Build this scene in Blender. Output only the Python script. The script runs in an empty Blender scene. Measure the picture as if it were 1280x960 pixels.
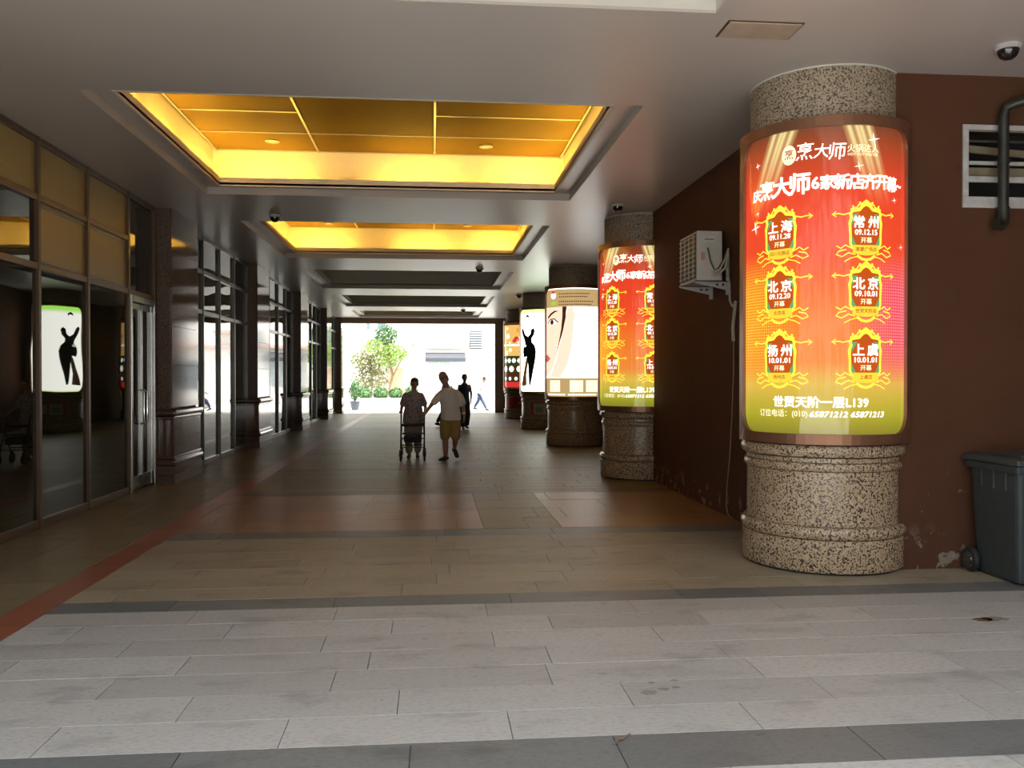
import bpy, bmesh, math, random
from mathutils import Vector, Matrix
random.seed(7)
S = bpy.context.scene
COL = S.collection
R_ = math.radians
# ------------------------------------------------------------------ camera
cd = bpy.data.cameras.new('camera'); cam = bpy.data.objects.new('camera', cd); COL.objects.link(cam)
cd.sensor_width = 36.0; cd.lens = 36.0*1070/1280; cd.clip_end = 500
cam.location = (0, 0, 1.65)
cam.rotation_euler = (R_(90)-math.atan(10/1070), 0, -math.atan(99/1070))
S.camera = cam
# ------------------------------------------------------------------ world, sun, exposure
W = bpy.data.worlds.new('world'); S.world = W; W.use_nodes = True
bg = W.node_tree.nodes['Background']
bg.inputs[0].default_value = (0.90, 0.96, 1.0, 1); bg.inputs[1].default_value = 3.15     # hazy white summer sky
sd = bpy.data.lights.new('sun', 'SUN'); sun = bpy.data.objects.new('sun', sd); COL.objects.link(sun)
sd.energy = 15.0; sd.angle = R_(2); sd.color = (1, .96, .88)
sun.rotation_euler = Vector((-.40, .25, -.8)).to_track_quat('-Z', 'Y').to_euler()
vs = S.view_settings
vs.view_transform = 'Standard'; vs.look = 'None'; vs.gamma = 1; vs.use_curve_mapping = False
vs.exposure = 0.16
S.cycles.use_denoising = True
S.cycles.max_bounces = 10; S.cycles.diffuse_bounces = 6; S.cycles.glossy_bounces = 5
S.cycles.sample_clamp_indirect = 8.0; S.cycles.caustics_reflective = False
# ------------------------------------------------------------------ layout numbers (metres; +Y runs down the passage)
CEIL = 4.22; XL = -4.25; XR = 3.45; YRET = 6.95; YEND = 38.4; PITCH = 6.45; YROOF = 1.9
COLX = 3.48; COLXS = [3.48, 3.44, 3.39, 3.44, 3.46]; COLY = [7.4 + PITCH*i for i in range(5)]

# ------------------------------------------------------------------ material helpers
class NT:
    def __init__(s, name):
        s.m = bpy.data.materials.new(name); s.m.use_nodes = True
        s.t = s.m.node_tree; s.b = s.t.nodes['Principled BSDF']
    def n(s, typ, **kw):
        nd = s.t.nodes.new(typ)
        for k, v in kw.items(): setattr(nd, k, v)
        return nd
    def link(s, a, b): s.t.links.new(a, b)
    def put(s, sock, v):
        if isinstance(v, bpy.types.NodeSocket): s.link(v, sock)
        else: sock.default_value = v
    def math(s, op, a, b=0.0, c=0.0):
        nd = s.n('ShaderNodeMath', operation=op)
        for i, v in enumerate((a, b, c)): s.put(nd.inputs[i], v)
        return nd.outputs[0]
    def smooth(s, v, lo, hi):
        nd = s.n('ShaderNodeMapRange', interpolation_type='SMOOTHSTEP')
        s.put(nd.inputs[0], v); nd.inputs[1].default_value = lo; nd.inputs[2].default_value = hi
        return nd.outputs[0]
    def mix(s, f, a, b, mode='MIX'):
        nd = s.n('ShaderNodeMix', data_type='RGBA', blend_type=mode)
        s.put(nd.inputs[0], f)
        for i, v in ((6, a), (7, b)):
            s.put(nd.inputs[i], v if isinstance(v, bpy.types.NodeSocket) else (*v[:3], 1))
        return nd.outputs[2]
    def ramp(s, f, stops):
        nd = s.n('ShaderNodeValToRGB'); s.put(nd.inputs[0], f); e = nd.color_ramp.elements
        while len(e) < len(stops): e.new(.5)
        for x, (p, c) in zip(e, stops): x.position = p; x.color = (*c, 1)
        return nd.outputs[0]
    def coord(s, kind='Object'): return s.n('ShaderNodeTexCoord').outputs[kind]
    def pos(s): return s.n('ShaderNodeNewGeometry').outputs['Position']
    def sep(s, v):
        nd = s.n('ShaderNodeSeparateXYZ'); s.put(nd.inputs[0], v); return nd.outputs
    def noise(s, v, scale, detail=3, rough=.5):
        nd = s.n('ShaderNodeTexNoise'); s.put(nd.inputs['Vector'], v)
        nd.inputs['Scale'].default_value = scale; nd.inputs['Detail'].default_value = detail
        nd.inputs['Roughness'].default_value = rough
        return nd.outputs[0]
    def vscale(s, v, k):
        nd = s.n('ShaderNodeVectorMath', operation='MULTIPLY'); s.put(nd.inputs[0], v); nd.inputs[1].default_value = k
        return nd.outputs[0]
    def bump(s, h, strength, dist=.01):
        nd = s.n('ShaderNodeBump'); nd.inputs['Strength'].default_value = strength
        nd.inputs['Distance'].default_value = dist; s.link(h, nd.inputs['Height']); s.link(nd.outputs[0], s.b.inputs['Normal'])
    def set(s, **kw):
        names = dict(col='Base Color', rough='Roughness', metal='Metallic', spec='Specular IOR Level', ior='IOR',
                     emit='Emission Color', estr='Emission Strength', coat='Coat Weight', crough='Coat Roughness', trans='Transmission Weight', alpha='Alpha')
        for k, v in kw.items():
            sk = s.b.inputs[names[k]]
            if k in ('col', 'emit') and not isinstance(v, bpy.types.NodeSocket): v = (*v[:3], 1)
            s.put(sk, v)
        return s
M = {}
def plain(name, col, rough=.5, metal=0, spec=.5, var=.12, scale=6., bump=0.):
    t = NT(name); nz = t.noise(t.pos(), scale, 4)
    c2 = tuple(max(0, c*(1-2*var)) for c in col); c3 = tuple(c*(1+2*var) for c in col)
    t.set(col=t.mix(nz, c2, c3), rough=rough, metal=metal, spec=spec)
    if bump: t.bump(t.noise(t.pos(), scale*12, 3), bump)
    M[name] = t.m; return t.m
def granite(name, base, light, dark, rough, scale=90., spec=.5, stain=0.):
    t = NT(name); p = t.pos()
    v = t.n('ShaderNodeTexVoronoi'); t.link(p, v.inputs['Vector']); v.inputs['Scale'].default_value = scale
    grain = t.sep(v.outputs['Color'])[0]
    c = t.mix(t.smooth(grain, .25, .75), base, light)
    sp = t.smooth(t.noise(p, scale*.85, 2), .50, .60)
    c = t.mix(sp, c, dark)
    if stain:
        c = t.mix(t.math('MULTIPLY', t.smooth(t.noise(p, 1.3, 4), .5, .75), stain), c, tuple(x*.55 for x in base))
    t.set(col=c, rough=rough, spec=spec); M[name] = t.m
def slab(name, col, rough, var=.25, speck=.75, spec=.45):
    """stone paving: tone differs from slab to slab, fine grain and a few dirt marks"""
    t = NT(name); p = t.pos()
    rnd = t.n('ShaderNodeObjectInfo').outputs['Random']
    at = t.n('ShaderNodeAttribute', attribute_name='tone').outputs['Fac']
    tone = t.math('ADD', t.math('MULTIPLY', t.math('ADD', t.math('SUBTRACT', rnd, .5), at), var), 1.0)
    c = t.mix(1.0, col, tone, 'MULTIPLY')
    fine = t.noise(t.vscale(p, (1, 2.2, 1)), 26, 5, .75)
    c = t.mix(t.math('MULTIPLY', t.smooth(fine, .45, .75), speck), c, tuple(x*.6 for x in col))
    dirt = t.smooth(t.noise(t.vscale(p, (1.2, 2.6, 1)), 1.6, 5, .6), .52, .72)
    c = t.mix(t.math('MULTIPLY', dirt, .6), c, tuple(x*.5 for x in col))
    spot = t.smooth(t.noise(t.vscale(p, (1, 2, 1)), 7, 2), .70, .74)
    c = t.mix(t.math('MULTIPLY', spot, .5), c, tuple(x*.45 for x in col))
    t.set(col=c, rough=t.math('ADD', t.math('MULTIPLY', fine, .25), rough-.1), spec=spec)
    t.bump(fine, .12, .004); M[name] = t.m
def glow(name, col, strength=1.0, gloss=True):
    t = NT(name); t.set(col=tuple(.25*c for c in col), emit=col, estr=strength, rough=.08 if gloss else .5, spec=.5 if gloss else .2)
    M[name] = t.m; return t.m

plain('ceiling_paint', (.50, .465, .44), .34, var=.04, scale=.9)
plain('white_paint', (.62, .60, .56), .6, var=.04)
plain('cove_paint', (.78, .72, .58), .7, var=.03)
plain('gold_panel', (.135, .085, .008), .75, spec=.15, var=.10, scale=1.2)
plain('trim_metal', (.55, .5, .42), .35, metal=.6, var=.05)
plain('bronze', (.16, .085, .045), .32, metal=.55, var=.10)
plain('bronze_frame', (.25, .12, .07), .3, metal=.5, var=.08)
plain('mullion_brown', (.12, .075, .048), .38, metal=.35, var=.1)
plain('mullion_grey', (.13, .125, .115), .3, metal=.6, var=.1)
plain('steel', (.5, .5, .48), .22, metal=1, var=.06)
plain('chrome', (.75, .75, .73), .1, metal=1, var=.03)
plain('frosted', (.30, .235, .085), .42, var=.05, scale=.7)
plain('black_plastic', (.012, .012, .013), .35, var=.1)
plain('black_rubber', (.02, .02, .02), .7, var=.1)
plain('bin_plastic', (.045, .056, .058), .42, var=.12, scale=9)
plain('ac_white', (.62, .60, .54), .45, var=.08, scale=4)
plain('ac_dark', (.09, .09, .085), .5)
plain('bracket', (.60, .61, .60), .4, metal=.3, var=.1)
plain('hose', (.45, .43, .38), .6, var=.1)
plain('cable', (.30, .24, .17), .6, var=.1)
plain('label_white', (.7, .7, .66), .5)
plain('label_pink', (.65, .3, .3), .5)
plain('pipe_black', (.025, .027, .022), .35, var=.3)
plain('joint', (.13, .12, .10), .9)
plain('void_black', (.012, .012, .012), .9)
plain('vent_wood', (.20, .17, .11), .7, var=.3)
plain('old_white', (.45, .45, .45), .7, var=.2, scale=14)
plain('panel_beige', (.40, .33, .26), .6, var=.12, scale=9)
plain('skin', (.46, .25, .165), .5, var=.06)
plain('skin_dark', (.22, .12, .085), .5, var=.06)
plain('hair_dark', (.022, .016, .014), .5, var=.2, scale=60)
plain('hair_grey', (.16, .14, .13), .5, var=.2, scale=60)
plain('shirt_white', (.84, .81, .74), .8, var=.05, scale=12)
plain('khaki', (.38, .26, .09), .85, var=.12, scale=20)
plain('trouser_grey', (.34, .31, .24), .85, var=.1)
plain('navy_cloth', (.022, .028, .04), .85, var=.15)
plain('jeans', (.06, .08, .16), .8, var=.2, scale=30)
plain('shoe_brown', (.22, .07, .035), .5)
plain('shoe_black', (.02, .018, .018), .45)
plain('concrete', (.55, .53, .50), .8, var=.08)
plain('facade_white', (.78, .77, .74), .8, var=.03, scale=.5)
plain('facade_pink', (.62, .42, .36), .8, var=.05)
plain('facade_tan', (.60, .36, .20), .8, var=.12)
plain('awning_grey', (.055, .06, .075), .7)
plain('far_glass', (.10, .14, .17), .1)
plain('facade_pane', (.45, .52, .56), .15)
plain('leaf_light', (.22, .34, .06), .6, var=.25, scale=3)
plain('leaf_dark', (.07, .16, .05), .6, var=.3, scale=3)
plain('leaf_olive', (.19, .20, .06), .6, var=.3, scale=3)
plain('bark', (.22, .15, .10), .9, var=.2)
plain('pot_grey', (.06, .07, .09), .6)
plain('plaza', (.62, .60, .56), .8, var=.04)
plain('red_banner', (.42, .02, .03), .5)
plain('banner_gold', (.7, .45, .08), .5)
plain('leaflet', (.5, .45, .38), .5)
plain('leaflet_red', (.4, .1, .08), .5)
plain('leaflet_green', (.2, .32, .2), .5)
granite('granite_column', (.45, .32, .20), (.56, .43, .29), (.055, .045, .038), .25, 75, stain=.6)
granite('granite_rough', (.32, .255, .18), (.40, .325, .24), (.07, .055, .04), .6, 75)
granite('granite_brown', (.155, .085, .06), (.20, .12, .085), (.035, .022, .018), .09, 120, spec=.6)
granite('granite_pil_rough', (.13, .085, .062), (.19, .13, .10), (.04, .028, .022), .4, 90)
slab('paving_light', (.45, .435, .42), .45, .22, .9)
slab('paving_dark', (.165, .17, .17), .42)
slab('paving_grey', (.22, .18, .11), .42, spec=.35)
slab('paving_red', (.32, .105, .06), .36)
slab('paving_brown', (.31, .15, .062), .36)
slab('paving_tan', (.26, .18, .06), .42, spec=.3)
slab('paving_warmlit', (.36, .305, .22), .45, .2)  # same pale stone as near the entrance, warm cove light put into its colour
slab('paving_band', (.17, .135, .085), .42, spec=.3)
# maroon painted render, peeling near the ground
t = NT('maroon_paint'); p = t.pos(); z = t.sep(p)[2]
nz = t.noise(p, 2.0, 5, .6); c = t.mix(nz, (.074, .031, .016), (.104, .045, .024))
chip = t.math('MULTIPLY', t.smooth(t.noise(p, 5.5, 6, .6), .55, .60), t.math('SUBTRACT', 1.0, t.smooth(z, .12, .42)))
c = t.mix(t.math('MULTIPLY', chip, .9), c, (.24, .20, .16))
chip2 = t.math('MULTIPLY', t.smooth(t.noise(p, 11, 3), .70, .73), t.math('SUBTRACT', 1.0, t.smooth(z, .3, .9)))
c = t.mix(chip2, c, (.26, .22, .19))
scuff = t.smooth(t.noise(t.vscale(p, (3, 3, .9)), 3, 5, .65), .66, .74)
c = t.mix(t.math('MULTIPLY', scuff, .5), c, (.035, .017, .011))
t.set(col=c, rough=.8, spec=.2); t.bump(t.noise(p, 90, 3), .15); M['maroon_paint'] = t.m
# dark shop glass: polished, slightly wavy, dim room behind
def shopglass(name, wav, tint=(.012, .014, .010)):
    t = NT(name); p = t.pos()
    t.set(col=tint, rough=.012, ior=1.95)
    t.bump(t.noise(t.vscale(p, (1, .55, 1.2)), 1.4, 1), wav, .05); M[name] = t.m
shopglass('glass_dark', .05)
shopglass('glass_wavy', .10)
for nm_, wv_ in (('glass_mirror', .16), ('glass_mirror_flat', .06)):      # coated reflective glazing of the far bays
    shopglass(nm_, wv_); M[nm_].node_tree.nodes['Principled BSDF'].inputs['IOR'].default_value = 4.2
t = NT('glass_green'); t.set(col=(.018, .024, .014), rough=.012, ior=1.75)
t.bump(t.noise(t.vscale(t.pos(), (1, .55, 1.2)), 1.2, 1), .06, .05); M['glass_green'] = t.m
t = NT('dome_glass'); t.set(col=(.012, .012, .013), rough=.05, spec=.8); M['dome_glass'] = t.m
t = NT('blouse'); p = t.pos()
c = t.mix(t.smooth(t.noise(t.vscale(p, (1, 1, 1.6)), 38, 2), .42, .58), (.16, .13, .15), (.48, .44, .44))
t.set(col=c, rough=.85); M['blouse'] = t.m

# ------------------------------------------------------------------ mesh helpers
class MB:
    def __init__(s): s.v = []; s.f = []; s.sm = []
    def add(s, vs, fs, smooth=False):
        o = len(s.v); s.v += [tuple(v) for v in vs]
        for f in fs: s.f.append(tuple(i+o for i in f)); s.sm.append(smooth)
        return s
    def box(s, x0, x1, y0, y1, z0, z1, rot=None, piv=None):
        vs = [Vector((x, y, z)) for x in (x0, x1) for y in (y0, y1) for z in (z0, z1)]
        if rot is not None:
            pv = Vector(piv) if piv else sum(vs, Vector())/8
            vs = [pv + rot @ (v-pv) for v in vs]
        return s.add(vs, [(0,1,3,2), (4,6,7,5), (0,4,5,1), (2,3,7,6), (0,2,6,4), (1,5,7,3)])
    def bbox(s, x0, x1, y0, y1, z0, z1, b):
        """box with chamfered edges"""
        bm = bmesh.new(); bmesh.ops.create_cube(bm, size=1)
        for v in bm.verts:
            v.co = Vector(((x0+x1)/2+v.co.x*(x1-x0), (y0+y1)/2+v.co.y*(y1-y0), (z0+z1)/2+v.co.z*(z1-z0)))
        bmesh.ops.bevel(bm, geom=bm.edges[:], offset=b, segments=2, affect='EDGES', profile=.6)
        bm.verts.index_update()
        s.add([v.co[:] for v in bm.verts], [[v.index for v in f.verts] for f in bm.faces]); bm.free(); return s
    def tube(s, pts, r, n=8, cap=True, smooth=True):
        pts = [Vector(p) for p in pts]; rs = r if isinstance(r, (list, tuple)) else [r]*len(pts)
        rings = []; up = None
        for i, p in enumerate(pts):
            d = (pts[min(i+1, len(pts)-1)] - pts[max(i-1, 0)]).normalized()
            if up is None:
                up = Vector((0, 0, 1)) if abs(d.z) < .9 else Vector((1, 0, 0))
            a = d.cross(up)
            if a.length < 1e-4: a = d.cross(Vector((0, 1, 0)))
            a.normalize(); b = a.cross(d).normalized(); up = b
            rr = rs[i] if isinstance(rs[i], (tuple, list)) else (rs[i], rs[i])
            rings.append([p + a*rr[0]*math.cos(2*math.pi*k/n) + b*rr[1]*math.sin(2*math.pi*k/n) for k in range(n)])
        vs = [v for rg in rings for v in rg]
        fs = [(i*n+k, i*n+(k+1) % n, (i+1)*n+(k+1) % n, (i+1)*n+k) for i in range(len(pts)-1) for k in range(n)]
        s.add(vs, fs, smooth)
        if cap:
            o = len(s.v)-len(vs)
            s.f.append(tuple(o+k for k in range(n))[::-1]); s.sm.append(False)
            s.f.append(tuple(o+(len(pts)-1)*n+k for k in range(n))); s.sm.append(False)
        return s
    def lathe(s, cx, cy, prof, n=48, a0=0., a1=2*math.pi, smooth=True, closed=False):
        full = abs(a1-a0-2*math.pi) < 1e-6; m = n if full else n+1
        vs = []
        for (r, z) in prof:
            for k in range(m):
                a = a0+(a1-a0)*k/n; vs.append((cx+r*math.sin(a), cy-r*math.cos(a), z))
        fs = []; L = len(prof)
        for i in range(L if closed else L-1):
            j = (i+1) % L
            for k in range(n):
                k2 = (k+1) % m if full else k+1
                fs.append((i*m+k, i*m+k2, j*m+k2, j*m+k))
        s.add(vs, fs, smooth)
        if closed and not full:
            o = len(s.v)-len(vs)
            s.f.append(tuple(o+i*m for i in range(L))); s.sm.append(False)
            s.f.append(tuple(o+i*m+m-1 for i in range(L))[::-1]); s.sm.append(False)
        return s
    def ball(s, c, r, nu=12, nv=8, half=False):
        c = Vector(c); rr = r if isinstance(r, (tuple, list)) else (r, r, r); vs = []; fs = []
        for i in range(nv+1):
            th = math.pi*i/nv*(.5 if half else 1)
            for k in range(nu):
                a = 2*math.pi*k/nu
                vs.append(c+Vector((rr[0]*math.sin(th)*math.cos(a), rr[1]*math.sin(th)*math.sin(a), rr[2]*math.cos(th))))
        for i in range(nv):
            for k in range(nu):
                fs.append((i*nu+k, (i+1)*nu+k, (i+1)*nu+(k+1) % nu, i*nu+(k+1) % nu))
        return s.add(vs, fs, True)
    def mesh(s, name):
        me = bpy.data.meshes.new(name); me.from_pydata(s.v, [], s.f); me.validate()
        if len(me.polygons) == len(s.sm): me.polygons.foreach_set('use_smooth', s.sm)
        bm = bmesh.new(); bm.from_mesh(me); bmesh.ops.recalc_face_normals(bm, faces=bm.faces); bm.to_mesh(me); bm.free()
        if any(s.sm): me.set_sharp_from_angle(angle=R_(35))
        return me
    def build(s, name, mat, parent=None): return link(name, s.mesh(name), mat, parent)
def inv_of(parent):
    return Matrix.Translation(-parent.location) if parent is not None and parent.parent is None and parent.type == 'EMPTY' else Matrix()
def link(name, me, mat, parent=None):
    """meshes are written in world metres; a thing's Empty stands at its base"""
    o = bpy.data.objects.new(name, me); COL.objects.link(o)
    if mat and not me.materials: me.materials.append(M[mat] if isinstance(mat, str) else mat)
    if parent is not None:
        o.parent = parent; o.matrix_parent_inverse = inv_of(parent)
    return o
def tag(o, label, cat, group=None):
    o['label'] = label; o['category'] = cat
    if group: o['group'] = group
    return o
def thing(name, loc, label=None, cat=None, group=None):
    o = bpy.data.objects.new(name, None); COL.objects.link(o); o.location = loc; o.empty_display_size = .1
    if label: tag(o, label, cat, group)
    return o
def struct(o, label=None, cat=None):
    o['kind'] = 'structure'
    if label: o['label'] = label
    if cat: o['category'] = cat
    return o
def sroot(name, loc, label, cat): return struct(thing(name, loc), label, cat)
def B(x0, x1, y0, y1, z0, z1): return MB().box(x0, x1, y0, y1, z0, z1)

# ================================================================== FLOOR
floor = sroot('floor', (0, 0, 0), 'stone paved floor of the covered passage with dark cross bands', 'floor')
B(-4.6, 9.5, -6, YEND, -.2, -.012).build('floor_base', 'joint', floor)
_slabs = {}
def slab_obj(x0, x1, y0, y1, mat, dz=0.):
    g = .002; w = round(x1-x0-2*g, 3); d = round(y1-y0-2*g, 3); key = (w, d, mat)
    if key not in _slabs:
        b = .0008; mb = MB()
        lo = [(-w/2, -d/2), (w/2, -d/2), (w/2, d/2), (-w/2, d/2)]
        hi = [(-w/2+b, -d/2+b), (w/2-b, -d/2+b), (w/2-b, d/2-b), (-w/2+b, d/2-b)]
        mb.add([(x, y, -.03) for x, y in lo]+[(x, y, -b) for x, y in lo]+[(x, y, 0) for x, y in hi],
               [(8, 9, 10, 11)]+[(i, (i+1) % 4, 4+(i+1) % 4, 4+i) for i in range(4)]+[(4+i, 4+(i+1) % 4, 8+(i+1) % 4, 8+i) for i in range(4)])
        _slabs[key] = mb.mesh('paving_slab'); _slabs[key].materials.append(M[mat])
    o = bpy.data.objects.new('paving_slab', _slabs[key]); COL.objects.link(o)
    o.parent = floor; o.location = ((x0+x1)/2, (y0+y1)/2, dz)
far = {}
def slab_far(x0, x1, y0, y1, mat):
    far.setdefault(mat, []).append((x0+.003, x1-.003, y0+.003, y1-.003))
def course(x0, x1, y0, y1, mat, length, off, near):
    xs = [x0]; x = x0+off
    while x < x1-.15:
        if x > x0+.1: xs.append(x)
        x += length*(1 if not near else random.choice((1, 1, .92, 1.12)))
    xs.append(x1)
    for a, b in zip(xs, xs[1:]):
        mm = random.choice(mat) if isinstance(mat, tuple) else mat
        if near: slab_obj(a, b, y0, y1, mm, random.uniform(-.0012, .0012))
        else: slab_far(a, b, y0, y1, mm)
def zone(y0, y1, dcourse, x0, x1, mat, length, near=True):
    n = max(1, round((y1-y0)/dcourse)); d = (y1-y0)/n
    for i in range(n): course(x0, x1, y0+i*d, y0+(i+1)*d, mat, length, random.uniform(.2, 1)*length, near)
XE = 9.4
for near, (y0, y1, d, m_, ln, xr) in [(False, (-6, 2.3, .36, 'paving_light', 1.3, XE)), (True, (2.3, 3.5, .36, 'paving_light', 1.1, 4.6)), (True, (3.5, 3.86, .36, 'paving_dark', 1.0, 5.0)),
        (True, (3.86, 6.18, .333, 'paving_light', 1.05, 5.6)), (True, (6.18, 6.47, .29, 'paving_dark', 1.15, 6.0)),
        (True, (6.47, 8.85, .34, 'paving_warmlit', 1.05, 3.6)), (True, (8.85, 9.22, .37, 'paving_dark', 1.15, 3.6))]:
    zone(y0, y1, d, -2.68, xr, m_, ln, near)
    if near and xr > 4: zone(y0, y1, d, xr, XE, m_, ln, False)
zone(6.47, 6.96, .34, 3.6, 6.0, 'paving_warmlit', 1.05, True)
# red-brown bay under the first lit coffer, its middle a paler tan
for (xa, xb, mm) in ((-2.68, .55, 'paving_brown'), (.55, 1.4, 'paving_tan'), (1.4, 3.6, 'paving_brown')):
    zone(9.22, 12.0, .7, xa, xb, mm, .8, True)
zone(12.0, 12.35, .35, -2.68, 3.6, 'paving_band', 1.15, True)
y = 12.35
while y < YEND-.3:
    zone(y, min(y+2.7, YEND), .34, -2.68, 4.4, 'paving_tan' if y < 26 else 'paving_grey', 1.05, False)
    if y+2.7 < YEND: zone(y+2.7, min(y+3.05, YEND), .35, -2.68, 4.4, 'paving_band', 1.15, False)
    y += 3.05
# red border strip and the grey margin along the shopfront
yy = 2.3
while yy < 12.3: slab_obj(-2.95, -2.68, yy, yy+.9, 'paving_red'); yy += .9
while yy < YEND-.5: slab_far(-2.95, -2.68, yy, min(yy+.9, YEND), 'paving_red'); yy += .9
yy = 4.5
while yy < 12.3:
    slab_obj(-3.6, -2.95, yy, yy+.65, 'paving_grey'); slab_obj(-4.26, -3.6, yy, yy+.65, 'paving_grey'); yy += .65
while yy < YEND-.3:
    slab_far(-3.6, -2.95, yy, min(yy+.65, YEND), 'paving_grey'); slab_far(-4.26, -3.6, yy, min(yy+.65, YEND), 'paving_grey'); yy += .65
slab_far(-4.26, -2.95, -6, 4.5, 'paving_grey'); slab_far(-2.95, -2.68, -6, 2.3, 'paving_red')
for mat_, rects in far.items():
    mb = MB(); tones = []
    for (x0, x1, y0, y1) in rects:
        mb.add([(x0, y0, -.012), (x1, y0, -.012), (x1, y1, -.012), (x0, y1, -.012), (x0, y0, 0), (x1, y0, 0), (x1, y1, 0), (x0, y1, 0)],
               [(4, 5, 6, 7), (0, 1, 5, 4), (1, 2, 6, 5), (2, 3, 7, 6), (3, 0, 4, 7)])
        tones += [random.uniform(-.5, .5)]*8
    o = mb.build('distant_paving', mat_, floor); o['kind'] = 'stuff'
    at = o.data.attributes.new('tone', 'FLOAT', 'POINT'); at.data.foreach_set('value', tones)

# ================================================================== CEILING WITH COFFERS
ceiling = sroot('ceiling', (0, 0, CEIL), 'pale painted soffit of the passage with five rectangular coffers', 'ceiling')
CX0, CX1 = -3.17, 2.0
cy = [(1.5 + 6.52*i, 5.93 + 6.52*i) for i in range(6)]
cy[0] = (2.6, 5.93); cy[5] = (34.1, 37.8)
mb = MB(); T = 1.3
def soff(x0, x1, y0, y1): mb.box(x0, x1, y0, y1, CEIL, CEIL+.02)
prev = YROOF
for (a, b) in cy:
    soff(CX0, CX1, prev, a); prev = b
soff(CX0, CX1, prev, YEND); soff(-4.6, CX0, YROOF, YEND); soff(CX1, 4.6, YROOF, YEND); soff(4.6, 6.2, YROOF, 7.3)
mb.build('soffit', 'ceiling_paint', ceiling)
B(-4.9, 9.8, YROOF, YEND+.2, CEIL+.95, CEIL+2.2).build('roof_slab', 'concrete', ceiling)
B(-4.9, 9.8, YROOF-.15, YROOF, CEIL-.12, CEIL+2.2).build('roof_fascia', 'concrete', ceiling)
def glowlamp(name, col, st):
    t = NT(name); t.set(col=(.8, .8, .8), emit=col, estr=st); M[name] = t.m
glowlamp('tube_lit', (1.0, .58, .085), 88.0)
names = ['nearest', 'first lit', 'second lit', 'third', 'fourth', 'farthest']
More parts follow.
